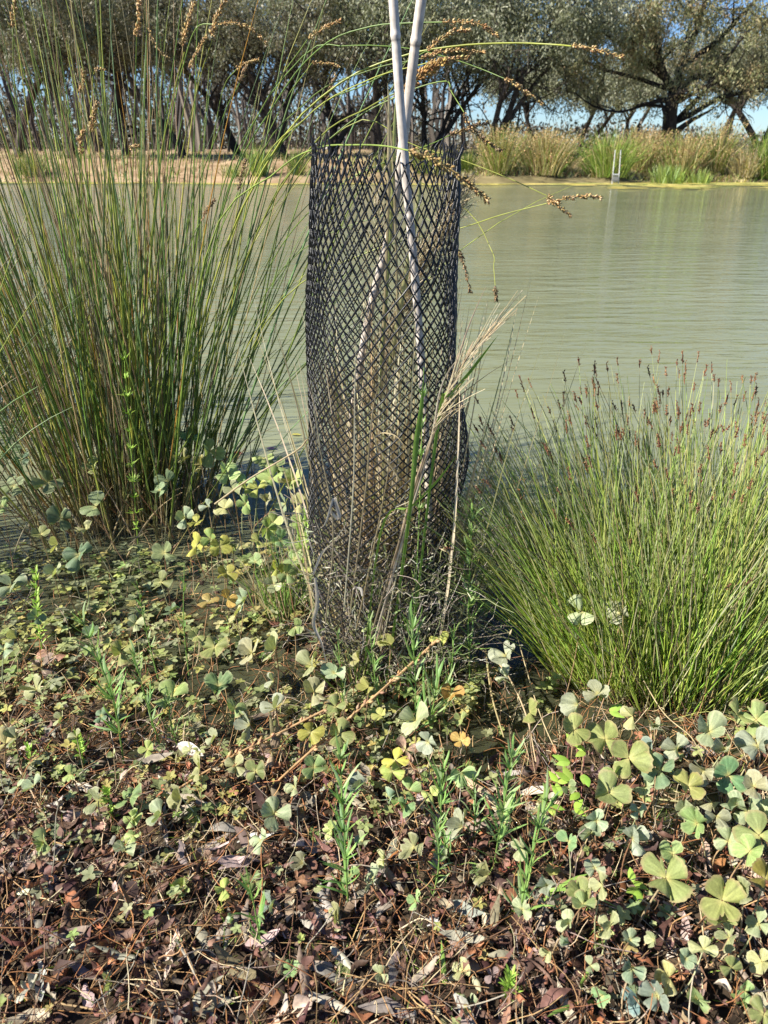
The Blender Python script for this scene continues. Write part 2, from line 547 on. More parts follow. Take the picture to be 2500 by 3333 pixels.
# the big spreading tree at the right
yh = 37.0
hl = [([(2180, 520), (2178, 440), (2182, 370), (2195, 300)], .36, .26), ([(2195, 300), (2160, 240), (2135, 150), (2120, 60), (2090, -60)], .20, .07),
      ([(2200, 300), (2215, 210), (2262, 110), (2300, 0), (2330, -120)], .18, .06), ([(2185, 400), (2250, 372), (2330, 325), (2420, 300), (2540, 270)], .16, .05),
      ([(2190, 340), (2245, 262), (2340, 232), (2440, 245), (2540, 225)], .20, .07), ([(2180, 350), (2100, 342), (2020, 365), (1930, 345), (1870, 300)], .07, .03),
      ([(2205, 390), (2290, 300), (2360, 200), (2440, 90)], .14, .05), ([(2160, 250), (2080, 190), (1990, 120), (1900, 60)], .15, .05),
      ([(2140, 170), (2060, 90), (1960, 0), (1890, -80)], .13, .05), ([(2175, 290), (2060, 250), (1960, 225), (1890, 190)], .10, .04),
      ([(2210, 220), (2340, 130), (2440, 20), (2540, -60)], .14, .05)]
rg0 = np.random.default_rng(5)
limbs = []
for pts, a, b in hl:
    dy = rg0.normal() * 1.2
    limbs.append(([W(u, v, yh + dy * k / (len(pts) - 1)) for k, (u, v) in enumerate(pts)], a, b))
c = W(2180, 520, yh)
tree(c[0], yh, 9.5, 11, "large spreading tree with thick dark forked trunk behind the reeds at right", LEAF_OLIVE, limbs=limbs, bark=(.035, .03, .026), nleaf=40000, clump=.6, rad=.36, low=.30, leafsize=1.25)

TREES = [  # u of the base, y, height, seed, lean, trunks, palette, label, leaves, clump
    (1575, 36, 8.8, 21, (.42, 0), 3, LEAF_GREY, "grey-green tree with a black trunk leaning right, just right of the mesh guard", 42000, .8),
    (1400, 38, 8.8, 22, (.25, 0), 3, LEAF_GREY, "dark many-trunked tree seen above the right rim of the mesh guard", 38000, .8),
    (1250, 35, 9.0, 23, (.1, 0), 3, LEAF_GREY, "many-stemmed grey-green tree directly behind the bamboo stakes", 38000, .8),
    (1080, 37, 8.8, 24, (.1, 0), 3, LEAF_GREY, "tree with slender dark trunks above the left rim of the mesh guard", 34000, .8),
    (930, 35, 9.0, 25, (-.15, 0), 3, LEAF_DARK, "dark trunked tree left of the mesh guard, behind arching sedge stems", 34000, .75),
    (760, 38, 8.8, 26, (.12, 0), 2, LEAF_DARK, "dark tree rising behind the right side of the tall sedge", 34000, .75),
    (600, 35, 8.8, 27, (-.45, 0), 1, LEAF_DARK, "tree with a curved black trunk leaning left behind the tall sedge", 32000, .7),
    (420, 37, 8.8, 28, (.1, 0), 2, LEAF_DARK, "dark tree behind the middle of the tall sedge clump", 32000, .75),
    (230, 35, 9.0, 29, (.05, 0), 1, LEAF_DARK, "dark tree behind the left part of the tall sedge clump", 32000, .7),
    (60, 36, 9, 30, (.05, 0), 1, LEAF_DARK, "thick-trunked dark tree at the far left edge of the wood", 30000, .7),
    (1890, 58, 8.6, 31, (.25, 0), 2, LEAF_GREY, "smaller distant grey tree left of the large spreading tree", 36000, .9),
    (1730, 60, 8.6, 32, (-.1, 0), 2, LEAF_GREY, "pale distant tree right of the black leaning trunks", 30000, .9),
    (2040, 66, 8.5, 33, (0, 0), 2, LEAF_OLIVE, "distant tree showing behind the left limbs of the spreading tree", 18000, .8),
    (2350, 55, 8.5, 34, (0, 0), 2, LEAF_OLIVE, "distant tree showing behind the right limbs of the spreading tree", 18000, .8),
    (2470, 40, 7.8, 35, (-.25, 0), 2, LEAF_GREY, "grey tree with slanting trunk at the right edge behind the reeds", 34000, .75),
]
for u, y, h, seed, lean, nt_, pal, lab, nl, cl in TREES:
    cx = (u - 1250) / FPX * (y * cp + .4 * sp)
    tree(cx, y, h, seed, lab, pal, lean=lean, ntrunk=nt_, rad=.24 if nt_ == 1 else .26, nleaf=int(nl * .85), clump=cl * .82, leafsize=1.25 if y < 50 else 1.7, low=.45 if y < 50 else .34)

# the wood behind, one mass nobody could count
b = MB()
rg = np.random.default_rng(60)
n = 95000
X = rg.uniform(-75, 75, n)
left = X < 4 + rg.normal(size=n) * 3
top = np.where(left, 5.0 + 1.5 * vnoise(X, X * 0, .3, 3), 1.1 + .9 * vnoise(X, X * 0, .25, 9) + .6 * vnoise(X, X * 0, .8, 4))
keep = rg.random(n) < np.where(left, 1, .5)
X, top = X[keep], top[keep]; n = len(X)
Y = rg.uniform(62, 84, n)
Z = 0.9 + rg.random(n) ** 1.3 * top
C = np.stack([X, Y, Z], 1) + 0
d = unit(rg.normal(size=(n, 3)) * .6 + np.array([0, 0, -.6])); s_ = unit(np.cross(d, rg.normal(size=(n, 3))))
L = rg.uniform(.2, .42, (n, 1))
V = np.stack([C - d * L * .5, C + s_ * L * .3, C + d * L * .5, C - s_ * L * .3], 1).reshape(-1, 3)
b.add(V, np.arange(4 * n).reshape(-1, 4), c=rep(np.asarray([(.10, .09, .065), (.14, .12, .09), (.08, .075, .05), (.16, .14, .12)])[rg.integers(0, 4, n)], 4))
nt = 420
P = np.zeros((nt, 5, 3)); xx = rg.uniform(-70, 6, nt); yy = rg.uniform(46, 80, nt)
for k in range(5):
    P[:, k, 0] = xx + np.cumsum(rg.normal(size=nt) * .25) * 0 + rg.normal(size=nt) * .15 * k + k * .12 * np.sign(rg.normal(size=nt))
    P[:, k, 1] = yy; P[:, k, 2] = .7 + k * 1.7
V, q = tubes(P, np.repeat(np.linspace(.13, .05, 5)[None], nt, 0) * rg.uniform(.5, 1.5, (nt, 1)), 4)
b.add(V, q, c=rep(np.asarray([BARK, BARKB, (.2, .17, .14)])[rg.choice(3, nt, p=[.6, .25, .15])], 20))
tag(b.build("distant_woodland", M_CROWN, smooth=False), "brown-grey scrub and thin trunks of the wood beyond the bank", kind="stuff")


# ------------------------------------------------------------------ reeds and shrubs of the far bank
def reeds(u, y, w, h, n, pal, wts, label, seed, head=0, headcol=(.44, .31, .15), arch=.35, wid=.012, name="reed_clump", cat="reeds"):
    global rng
    keep_rng = rng; rng = np.random.default_rng(seed)
    x = (u - 1250) / FPX * (y * cp + .5 * sp)
    z0 = float(gz(x, y))
    base = np.array([x, y, z0])
    o = thing(name, base, label, cat, "reed clumps on the far bank")
    h = h * .93
    B = base + np.stack([rng.normal(size=n) * w * .135, rng.normal(size=n) * w * .2, np.full(n, -.03)], 1)
    out = (B - base) / w
    d = unit(np.stack([out[:, 0] * 1.5 + rng.normal(size=n) * .20, out[:, 1] * .8 + rng.normal(size=n) * .15, np.ones(n)], 1))
    L = h * rng.uniform(.45, 1.15, n)
    P = curve(B, d, L, 6, rng.uniform(0, arch, n), wig=.015)
    Wd = wid * rng.uniform(.6, 1.2, (n, 1)) * np.array([.8, 1, 1, .8, .55, .1])
    V, q = ribbons(P, Wd, unit(rng.normal(size=(n, 3)) * [1, .6, .1]), .3)
    m = MB(); m.add(V, q, c=rep(pick(pal, n, wts, .2), 18)); m.build("foliage", M_REED, o, loc=base)
    if head:
        ii = rng.choice(n, min(head, n), replace=False)
        tip = P[ii, -1]; t = unit(P[ii, -1] - P[ii, -2]); k = 8; nh = len(ii)
        C = tip[:, None] - t[:, None] * rng.random((nh, k, 1)) * .28 + rng.normal(size=(nh, k, 3)) * .025
        C = C.reshape(-1, 3); N_ = len(C)
        dd = unit(rng.normal(size=(N_, 3))); ss = unit(np.cross(dd, rng.normal(size=(N_, 3))))
        V = np.stack([C - dd * .035, C + ss * .016, C + dd * .035, C - ss * .016], 1).reshape(-1, 3)
        m = MB(); m.add(V, np.arange(4 * N_).reshape(-1, 4), c=rep(pick([headcol], N_, None, .3), 4))
        m.build("seed_heads", M_REED, o, smooth=False, loc=base)
        o.children[-1]["kind"] = "stuff"
    rng = keep_rng


G1, G2, TN, TB, GD = (.19, .26, .05), (.28, .36, .08), (.46, .39, .20), (.38, .27, .13), (.09, .13, .03)
reeds(1520, 29.2, .7, .75, 420, [GD, G1, TN], [4, 3, 1], "small dark green tussock just right of the mesh guard rim", 1, arch=.5)
reeds(1628, 28.9, 1.3, 1.75, 700, [G1, TN, TB, G2], [3, 3, 2, 1], "tall reed clump, green below and tan above, left of the widest tan clump", 2, 220)
reeds(1775, 28.9, 1.9, 1.65, 900, [TN, TB, G1, GD], [4, 3, 2, 1], "wide tan and rusty reed clump left of the pool ladder", 3, 350)
reeds(1985, 28.7, 1.7, 1.75, 1000, [G2, G1, TN], [4, 4, 1], "bright green arching reed clump just left of the ladder", 4, 60, arch=.7)
reeds(2085, 30.2, 1.6, 1.6, 700, [TN, TB, G1], [4, 2, 1], "tan feathery reeds behind the ladder", 5, 260)
reeds(2215, 29.4, 1.9, 1.55, 800, [TN, TB, G1, G2], [3, 2, 2, 1], "mixed tan and green reeds right of the ladder, behind the short rushes", 6, 240)
reeds(2185, 27.9, 1.5, .85, 520, [G2, G1, (.35, .42, .2)], [3, 3, 2], "short bright green rushes standing in the water, right of the ladder", 7, arch=.2)
reeds(2290, 27.9, .9, .7, 260, [G2, G1, (.35, .42, .2)], [3, 3, 2], "short thin rush patch in the water, beside the tan bush", 17, arch=.2)
reeds(2330, 29.6, 1.1, 2.0, 480, [G1, TN, GD, TB], [3, 3, 1, 1], "tallest reed clump with leaning tan heads, under the spreading tree", 8, 200, arch=.45)
reeds(2430, 29.0, 1.2, 1.2, 600, [TN, (.4, .34, .22), TB], [4, 3, 1], "pale dry tussock near the right edge of the far bank", 9, 60, arch=.8)
reeds(2500, 28.8, .9, 1.75, 500, [G2, G1, GD], [3, 4, 2], "dense green reed clump at the right edge of the far bank", 10, arch=.3)
reeds(2650, 29.2, 2.0, 1.7, 600, [TN, G1, TB], [3, 3, 1], "reed clump beyond the right edge of the far bank", 18, 100)
reeds(842, 28.6, .8, 1.15, 260, [G1, G2, TN], [3, 2, 1], "thin green rushes on the bare bank left of the mesh guard", 11, arch=.15)
reeds(965, 28.8, .6, .95, 200, [G1, GD, TN], [3, 2, 1], "sparse green rushes against the left rim of the mesh guard", 12, arch=.15)
reeds(760, 28.5, 1.0, .5, 220, [G1, TN, G2], [3, 3, 1], "low grassy rushes at the waterline behind the tall sedge", 13, arch=.4)
reeds(1390, 29.0, 1.5, 1.0, 500, [G1, TN, GD], [3, 3, 2], "green reed clump seen through the right half of the mesh guard", 14, arch=.5)
reeds(1250, 29.4, 1.2, .7, 350, [TN, G1, GD], [3, 3, 2], "low reed tuft seen through the middle of the mesh guard", 15, arch=.5)
reeds(100, 29.5, 1.4, 1.0, 400, [TN, G1, GD], [3, 3, 2], "low reed tuft on the far bank behind the left edge of the sedge", 16, arch=.5)

# short dry grass that covers the far bank
rng = np.random.default_rng(77)
n = 30000
X = rng.uniform(-40, 45, n); Y = 28.4 + 16 * rng.random(n) ** 1.7
kp = rng.random(n) < np.where(X > 3, 1, .28)
X, Y = X[kp], Y[kp]; n = len(X)
B = np.stack([X, Y, gz(X, Y) - .02], 1)
d = unit(np.stack([rng.normal(size=n) * .5, rng.normal(size=n) * .4, np.ones(n)], 1))
P = curve(B, d, rng.uniform(.10, .34, n), 4, rng.uniform(0, .5, n))
V, q = ribbons(P, .022 * np.array([1, 1, .7, .1]) * rng.uniform(.6, 1.4, (n, 1)), unit(rng.normal(size=(n, 3)) * [1, .5, .1]), .2)
m = MB(); m.add(V, q, c=rep(pick([TN, (.36, .33, .15), (.22, .27, .07), (.22, .14, .07)], n, [3, 3, 2.5, 2], .2), 12))
tag(m.build("dry_grass", M_REED), "short straw coloured grass covering the far bank", "grass", kind="stuff")

# yellow floating weed along the far waterline
m = MB(); rg = np.random.default_rng(12)
blobs = []
for k in range(700):
    x = rg.uniform(-26, 26)
    e = 28.35 + .5 * float(vnoise(x, 0, .17, 3)) + .25 * float(vnoise(x, 0, .6, 5))
    right = 1 if x > 5 else .35
    blobs.append((x, e - .15 - abs(rg.normal()) * (.3 if x < 6 else (1.9 if x < 16 and rg.random() < .45 else .7)), rg.uniform(.25, .9) * (1 if right == 1 else .8), rg.uniform(.10, .28) * right + .05))
for x, y, a, bb in blobs:
    k = 14; th = np.arange(k) * 2 * np.pi / k
    rr = 1 + .35 * rg.normal(size=k)
    V = np.stack([x + a * rr * np.cos(th), y + bb * rr * np.sin(th), np.full(k, .004 + rg.random() * .012)], 1)
    V = np.concatenate([[[x, y, .02]], V])
    m.add(V, t=[(0, 1 + i, 1 + (i + 1) % k) for i in range(k)], c=np.array([(.36, .30, .07), (.30, .29, .08), (.42, .35, .11), (.20, .22, .06)])[rg.integers(4)])
tag(m.build("floating_weed", M_ALGAE), "yellow floating weed along the far waterline", kind="stuff")

# metal ladder standing in the water
yl = 27.3
lo = thing("ladder", PY(2005, 600, yl), "pale metal ladder standing in the water at the far bank, between green reeds", "ladder")
o0 = np.array(lo.location)
for (ub, ut) in ((1992, 2003), (2013, 2021)):
    m = MB(); P = np.stack([PY(ub - 1, 622, yl - .1), PY(ub, 600, yl), PY((ub + ut) / 2, 545, yl + .1), PY(ut, 488, yl + .2)])[None]
    V, q = tubes(P, np.full((1, 4), .019), 8); m.add(V, q, c=(.42, .42, .40)); m.build("rail", M_METAL, lo, loc=o0)
for v in (590, 578, 569):
    m = MB(); a, c = PY(1993, v, yl - .02), PY(2014, v, yl - .02)
    V, q = tubes(np.stack([a, c])[None], np.full((1, 2), .03), 6); m.add(V, q, c=(.35, .36, .36)); m.build("step", M_METAL, lo, loc=o0)
m = MB(); a = PY(1994, 574, yl - .03); c = PY(2013, 588, yl - .03)
bxv = np.array([(x, y, z) for x in (a[0], c[0]) for y in (a[1] - .03, a[1] + .05) for z in (c[2], a[2])])
m.add(bxv, [(0, 1, 3, 2), (4, 6, 7, 5), (0, 4, 5, 1), (2, 3, 7, 6), (0, 2, 6, 4), (1, 5, 7, 3)], c=(.20, .20, .19)); m.build("tread_box", M_METAL, lo, smooth=False, loc=o0)


# ------------------------------------------------------------------ seed heads
def head_mesh(mb, poly, n, size, width, pal, taper=True):
    """knobbly spike: many small pointed spikelets round an axis"""
    poly = spline(poly, 24)
    t = np.sort(rng.random(n)); f = t * 23; i = np.minimum(f.astype(int), 22); fr = (f - i)[:, None]
    C = poly[i] * (1 - fr) + poly[i + 1] * fr
    T = unit(poly[i + 1] - poly[i])
    rad = unit(np.cross(T, rng.normal(size=(n, 3))))
    env = (.45 + .75 * np.abs(np.sin(t * n * .35 + 1))) * np.where(taper, 1.1 - .7 * t, 1)
    d = unit(T * 1.0 + rad * rng.uniform(.5, 1.1, (n, 1)))
    C = C + rad * width * env[:, None] * rng.random((n, 1)) * .8
    s_ = unit(np.cross(d, rng.normal(size=(n, 3)))); b_ = np.cross(d, s_)
    L = (size * rng.uniform(.7, 1.3, n))[:, None]; Wd = L * .22
    V = np.stack([C, C + d * L * .4 + s_ * Wd, C + d * L * .4 + b_ * Wd, C + d * L * .4 - s_ * Wd, C + d * L * .4 - b_ * Wd, C + d * L], 1)
    k = np.arange(n)[:, None, None] * 6
    tr = np.array([(0, 2, 1), (0, 3, 2), (0, 4, 3), (0, 1, 4), (5, 1, 2), (5, 2, 3), (5, 3, 4), (5, 4, 1)])[None] + k
    mb.add(V.reshape(-1, 3), t=tr.reshape(-1, 3), c=rep(pick(pal, n, None, .22), 6))
    V, q = tubes(poly[None], np.full((1, 24), width * .22), 4)
    mb.add(V, q, c=pal[0])


# ------------------------------------------------------------------ tall sedge at the left
rng = np.random.default_rng(101)
CG, CY, CB, CT, CO, CD = (.15, .23, .04), (.34, .36, .07), (.17, .25, .09), (.42, .33, .18), (.44, .25, .05), (.06, .11, .022)
sb = np.array([-.96, 2.42, -.04])
sedge = thing("tall_sedge", sb, "tall green sedge clump at the left with arching stems and tan seed heads", "sedge")


def sedge_set(n, rx, ry, L0, L1, tx, pal, wts, rad, droop, seed, bx=0, sidebias=.9, ysp=.10):
    B = sb + np.stack([rng.normal(size=n) * rx * .5 + bx, rng.normal(size=n) * ry * .5, np.zeros(n)], 1)
    off = (B - sb)
    d = unit(np.stack([np.clip(off[:, 0] * sidebias + tx[0] + rng.normal(size=n) * tx[1], -.5, .52), off[:, 1] * .4 + .03 + rng.normal(size=n) * ysp, np.ones(n)], 1))
    L = rng.uniform(L0, L1, n)
    P = curve(B, d, L, 13, rng.uniform(*droop, n), wig=.012)
    r = rad * rng.uniform(.65, 1.2, (n, 1)) * np.interp(np.linspace(0, 1, 13), [0, .08, .6, 1], [1.2, 1, .8, .22])
    V, q = tubes(P, r, 4)
    base = pick(pal, n, wts, .2)
    t = np.linspace(0, 1, 13)[None, :, None]
    straw = np.array([.38, .29, .14])
    k = np.clip(1 - t / (.16 + .1 * rng.random((n, 1, 1))), 0, 1)
    C = base[:, None] * (1 - k) + straw * k
    tipb = np.clip((t - .9) * 6, 0, 1) * (rng.random((n, 1, 1)) < .4)
    C = C * (1 - tipb) + np.array([.35, .24, .11]) * tipb
    return V, q, np.repeat(C.reshape(-1, 3), 4, axis=0)


m = MB()
for a in ((260, .29, .27, 1.05, 2.05, (.01, .095), [CG, CY, CB, CD], [3.5, 4.5, 2, 1], .0031, (.0, .22), 1),
          (40, .30, .28, .8, 1.5, (.04, .22), [CG, CY, CB], [4, 3, 3], .0026, (.05, .5), 2),
          (40, .26, .22, 1.1, 1.8, (.20, .12), [CG, CY, CB, CD], [3, 3, 3, 2], .0026, (.05, .4), 3, .08)):
    V, q, c = sedge_set(*a); m.add(V, q, c=c)
m.build("green_stems", M_CULM, sedge, loc=sb)["kind"] = "stuff"
m = MB()
V, q, c = sedge_set(180, .28, .26, .9, 1.95, (-.03, .09), [CT, (.30, .22, .13), CO, (.45, .36, .22)], [4, 3, 1, 2], .0024, (0, .15), 4, -.05); m.add(V, q, c=c)
V, q, c = sedge_set(260, .40, .34, .12, .45, (0, .45), [CT, (.30, .22, .13), (.5, .42, .27)], [4, 3, 2], .0028, (0, .5), 5, 0, .9, .4); m.add(V, q, c=c)
m.build("dry_stems", M_DRY, sedge, loc=sb)["kind"] = "stuff"

SEEDP = [(.44, .29, .12), (.52, .36, .17), (.36, .22, .09), (.60, .45, .24)]
SEEDD = [(.20, .13, .07), (.28, .19, .10), (.36, .26, .14)]
# long arching stems, each with its own seed head: stem pixels, head pixels, y at root, y at tip, size
HER = [
    ([(560, 1500), (700, 900), (900, 480), (1100, 275), (1300, 185), (1480, 150), (1660, 140), (1800, 145), (1860, 150)], [(1860, 150), (1940, 160), (2030, 190)], 2.35, 1.80, .0028, 1, SEEDP),
    ([(560, 1500), (720, 700), (900, 330), (1050, 150), (1200, 88), (1330, 75), (1440, 72)], [(1440, 72), (1530, 72), (1580, 88), (1620, 117)], 2.35, 1.85, .0022, 1, SEEDP),
    ([(600, 1500), (800, 700), (1000, 380), (1200, 270), (1390, 165)], [(1390, 165), (1470, 105), (1530, 97)], 2.4, 1.9, .002, 1, SEEDP),
    ([(600, 1450), (820, 800), (1020, 470), (1200, 350), (1310, 292)], [(1308, 298), (1350, 262), (1400, 225), (1452, 200)], 2.35, 1.72, .0024, 2.1, [(.42, .25, .09), (.50, .32, .12), (.36, .2, .07)]),
    ([(560, 1450), (800, 620), (1000, 330), (1200, 230), (1370, 190)], [(1370, 192), (1460, 165), (1580, 170)], 2.4, 1.95, .002, 1, SEEDP),
    ([(560, 1450), (800, 650), (1000, 380), (1200, 260), (1390, 205)], [(1390, 205), (1450, 195), (1528, 188)], 2.4, 1.85, .002, 1, SEEDP),
    ([(520, 1450), (760, 560), (980, 190), (1130, 150), (1310, 155), (1450, 185), (1560, 222), (1640, 255)], [(1640, 255), (1700, 290), (1762, 338)], 2.45, 2.0, .0018, .8, SEEDP),
    ([(620, 1450), (860, 700), (1100, 430), (1300, 310), (1445, 264), (1470, 300), (1510, 365)], [(1510, 365), (1530, 410), (1570, 450), (1630, 492)], 2.4, 1.9, .0018, 1, SEEDD + SEEDP[:1]),
    ([(640, 1450), (860, 900), (1060, 640), (1270, 520), (1400, 470), (1465, 440)], [(1465, 440), (1530, 415), (1592, 398)], 2.4, 1.9, .0018, 1, SEEDD + SEEDP[:1]),
    ([(560, 1480), (680, 800), (900, 560), (1030, 483), (1150, 472), (1250, 475), (1330, 490)], [(1330, 488), (1400, 515), (1480, 560), (1540, 610), (1588, 653)], 2.3, 1.36, .0022, 1.15, [(.40, .28, .11), (.5, .36, .16), (.33, .22, .09)]),
    ([(620, 1450), (900, 700), (1150, 400), (1340, 470), (1500, 520), (1650, 578), (1780, 637)], [(1780, 637), (1815, 668), (1855, 702)], 2.4, 1.9, .0017, .9, SEEDP),
    ([(680, 1450), (900, 1000), (1200, 820), (1490, 745), (1630, 700), (1780, 662)], [(1780, 662), (1850, 645), (1905, 638), (1955, 643)], 2.35, 1.85, .0019, 1, SEEDP),
    ([(640, 1450), (900, 800), (1200, 560), (1500, 670), (1600, 815), (1607, 870), (1612, 930)], [(1612, 930), (1614, 955), (1615, 978)], 2.4, 1.85, .0015, .8, SEEDD),
    ([(650, 1450), (900, 900), (1250, 700), (1440, 740), (1488, 810)], [(1488, 810), (1510, 860), (1530, 950)], 2.4, 1.88, .0015, .8, SEEDD),
    ([(500, 1500), (520, 900), (560, 400), (600, 200), (640, 90), (700, 78)], [(700, 78), (780, 75), (835, 110), (870, 140)], 2.4, 2.2, .0018, .9, SEEDP),
    ([(430, 1500), (380, 800), (340, 480), (310, 380)], [(300, 430), (305, 380), (318, 335)], 2.3, 2.15, .002, 1.3, SEEDP),
    ([(300, 1500), (270, 900), (265, 500)], [(265, 505), (262, 460), (275, 425)], 2.3, 2.1, .002, 1.2, SEEDP),
    ([(420, 1500), (430, 700), (440, 300), (445, 120)], [(445, 120), (450, 60), (455, 0)], 2.4, 2.2, .002, 1.3, SEEDP),
    ([(450, 1500), (500, 700), (560, 330), (600, 170)], [(592, 150), (610, 80), (632, 10)], 2.3, 2.1, .002, 1.1, SEEDP),
    ([(480, 1500), (560, 700), (640, 300), (690, 130)], [(688, 118), (710, 50), (742, -10)], 2.3, 2.1, .002, 1.3, SEEDP),
    ([(460, 1500), (520, 800), (590, 400), (620, 240)], [(620, 225), (640, 170), (672, 120)], 2.3, 2.1, .002, .8, SEEDP),
    ([(520, 1500), (600, 800), (720, 400), (780, 270)], [(783, 268), (790, 245), (803, 218)], 2.4, 2.1, .0018, .9, SEEDD),
    ([(560, 1500), (640, 800), (700, 420), (730, 280), (770, 225)], [(770, 225), (800, 205), (842, 195)], 2.4, 2.2, .0018, .7, SEEDP),
    ([(560, 1500), (700, 700), (860, 340), (1000, 130)], [(1003, 125), (1050, 95), (1108, 66)], 2.4, 2.1, .002, 1, SEEDP),
    ([(600, 1500), (760, 900), (940, 600), (1060, 330)], [(1060, 325), (1075, 290), (1093, 248)], 2.4, 2.1, .0018, .9, SEEDD),
    ([(560, 1500), (720, 800), (900, 380), (1015, 205)], [(1015, 205), (1060, 205), (1105, 215)], 2.4, 2.1, .0018, .7, SEEDP),
    ([(560, 1500), (620, 1100), (700, 800), (775, 625)], [(776, 620), (786, 570), (798, 520)], 2.3, 2.0, .002, .8, SEEDD),
    ([(480, 1500), (560, 1100), (620, 800), (655, 720)], [(655, 720), (675, 680), (700, 650)], 2.3, 2.05, .0018, .7, SEEDD),
    ([(250, 1500), (100, 800), (50, 300), (42, 90)], [(42, 90), (46, 50), (52, -5)], 2.4, 2.2, .002, 1.3, SEEDP),
    ([(300, 1500), (260, 900), (262, 500), (268, 310)], [(266, 305), (268, 275), (272, 236)], 2.4, 2.2, .002, 1.1, SEEDP),
    ([(420, 1500), (400, 900), (410, 600), (420, 482)], [(420, 482), (435, 475), (452, 474)], 2.3, 2.1, .0018, .8, SEEDP),
    ([(300, 1500), (290, 700), (300, 300), (308, 230)], [(308, 230), (322, 226), (340, 226)], 2.4, 2.2, .0018, .6, SEEDP),
    ([(480, 1500), (470, 500), (476, 200), (478, 90)], [(478, 90), (510, 150), (552, 195)], 2.4, 2.2, .0018, .7, SEEDP),
]
for st, hd, y0, y1, rad, sz, pal in HER:
    k = len(st)
    pts = [PY(u, v, y0 + (y1 - y0) * (i / (k - 1)) ** .7) for i, (u, v) in enumerate(st)]
    pts = [np.array([pts[0][0] * .6 + sb[0] * .4, y0, -.03])] + pts
    P = spline(pts, 30)
    mb = MB(); V, q = tubes(P[None], (rad * np.linspace(1.1, .6, 30))[None], 5)
    col = pick([CG, CY, (.24, .33, .07)], 1, None, .1)[0]
    mb.add(V, q, c=col)
    so = mb.build("stem", M_CULM, sedge, loc=sb)
    hp = [PY(u, v, y1) for u, v in hd]
    mb = MB(); ln = sum(np.linalg.norm(hp[i + 1] - hp[i]) for i in range(len(hp) - 1))
    head_mesh(mb, hp, int(40 + 650 * ln * max(1, sz * .9)), .0085 * max(.8, sz ** .5), .0055 * sz, pal)
    mb.build("seed_head", M_SEED, so, loc=sb)

# darker second sedge at the left edge, further out
rng = np.random.default_rng(102)
s1 = sb; sb = np.array([-2.05, 3.45, -.1])
o = thing("dark_sedge", sb, "dark drooping sedge clump in the water at the left edge, behind the tall sedge", "sedge")
m = MB(); V, q, c = sedge_set(420, .6, .5, .6, 1.5, (.05, .3), [(.07, .11, .04), CD, (.12, .16, .08), CT], [4, 3, 2, 1], .003, (.1, .6), 6); m.add(V, q, c=c)
m.build("stems", M_CULM, o, loc=sb)["kind"] = "stuff"
sb = np.array([-1.9, 1.9, .0])
rng = np.random.default_rng(122)
o = thing("side_sedge", sb, "mostly unseen green sedge clump beyond the left edge of the view", "sedge")  # mostly out of view, added to cast shade round the tall sedge's foot
m = MB(); V, q, c = sedge_set(300, .42, .40, .7, 1.5, (.04, .17), [CG, CY, CB, CT], [4, 3, 3, 2], .0026, (.05, .4), 7); m.add(V, q, c=c)
m.build("stems", M_CULM, o, loc=sb)["kind"] = "stuff"
sb = s1

# ------------------------------------------------------------------ bright rush at the right
rng = np.random.default_rng(103)
rb = np.array([.80, 1.50, -.03])
rush = thing("pale_rush", rb, "dense lime green rush clump at the right with dark brown spikes", "rush")
n = 2600
a_ = rng.random(n) * 2 * np.pi; rr_ = np.sqrt(rng.random(n))
B = rb + np.stack([np.cos(a_) * rr_ * .34, np.sin(a_) * rr_ * .19, np.zeros(n)], 1)
off = B - rb
d = unit(np.stack([off[:, 0] * 1.45 + rng.normal(size=n) * .20 - .04, off[:, 1] * 1.5 + .07 + rng.normal(size=n) * .14, np.ones(n)], 1))
L = rng.uniform(.45, .85, n) * np.clip(1 - .1 * np.abs(off[:, 0]), .7, 1)
P = curve(B, d, L, 8, rng.uniform(.0, .25, n), wig=.018)
r = .0013 * rng.uniform(.7, 1.25, (n, 1)) * np.array([1.1, 1, 1, 1, .95, .9, .8, .5])
V, q = tubes(P, r, 3)
RG, RY, RW, RD, RT = (.46, .60, .10), (.58, .68, .17), (.66, .66, .44), (.32, .44, .08), (.46, .37, .20)
base = pick([RG, RY, RD, RT, RW], n, [5, 4, 1.2, 1.5, 1.6], .2)
t = np.linspace(0, 1, 8)[None, :, None]
tipc = np.asarray([(.50, .50, .34), (.26, .36, .12), (.40, .31, .18)])[rng.integers(0, 3, n)][:, None]
k = np.clip((t - .45) * 1.7, 0, 1) * .75
C = base[:, None] * (1 - k) + tipc * k
kb = np.clip(1 - t / .15, 0, 1) * .8
C = C * (1 - kb) + np.array([.34, .27, .10]) * kb
m = MB(); m.add(V, q, c=np.repeat(C.reshape(-1, 3), 3, axis=0))
m.build("stems", M_RUSH, rush, loc=rb)["kind"] = "stuff"
hs = np.argsort(-(P[:, -1, 2] + rng.normal(size=n) * .10))[:300]
pr = [(pix(P[i, -1]), i) for i in hs]
hs = [i for (uv, i) in pr if uv[0] < 2520]
SP = [(.16, .07, .035), (.22, .10, .05), (.10, .05, .03), (.30, .17, .09)]
rest = MB()
for cnt, i in enumerate(hs):
    tip = P[i, -1]; t_ = unit(P[i, -1] - P[i, -2]); ln = rng.uniform(.018, .036)
    mb = MB() if cnt < 95 else rest
    k = 14
    ax = np.linspace(0, 1, 5)[:, None]; pp = tip - t_ * .004 + t_ * ln * ax
    V, q = tubes(pp[None], np.array([[.0007, .0013, .0015, .0011, .0003]]), 5); mb.add(V, q, c=pick(SP, 1, None, .2)[0])
    head_mesh(mb, [pp[0], pp[2], pp[4]], k, .0055, .002, SP)
    if cnt < 95: mb.build("seed_head", M_SEED, rush, loc=rb)
rest.build("seed_heads", M_SEED, rush, loc=rb)["kind"] = "stuff"

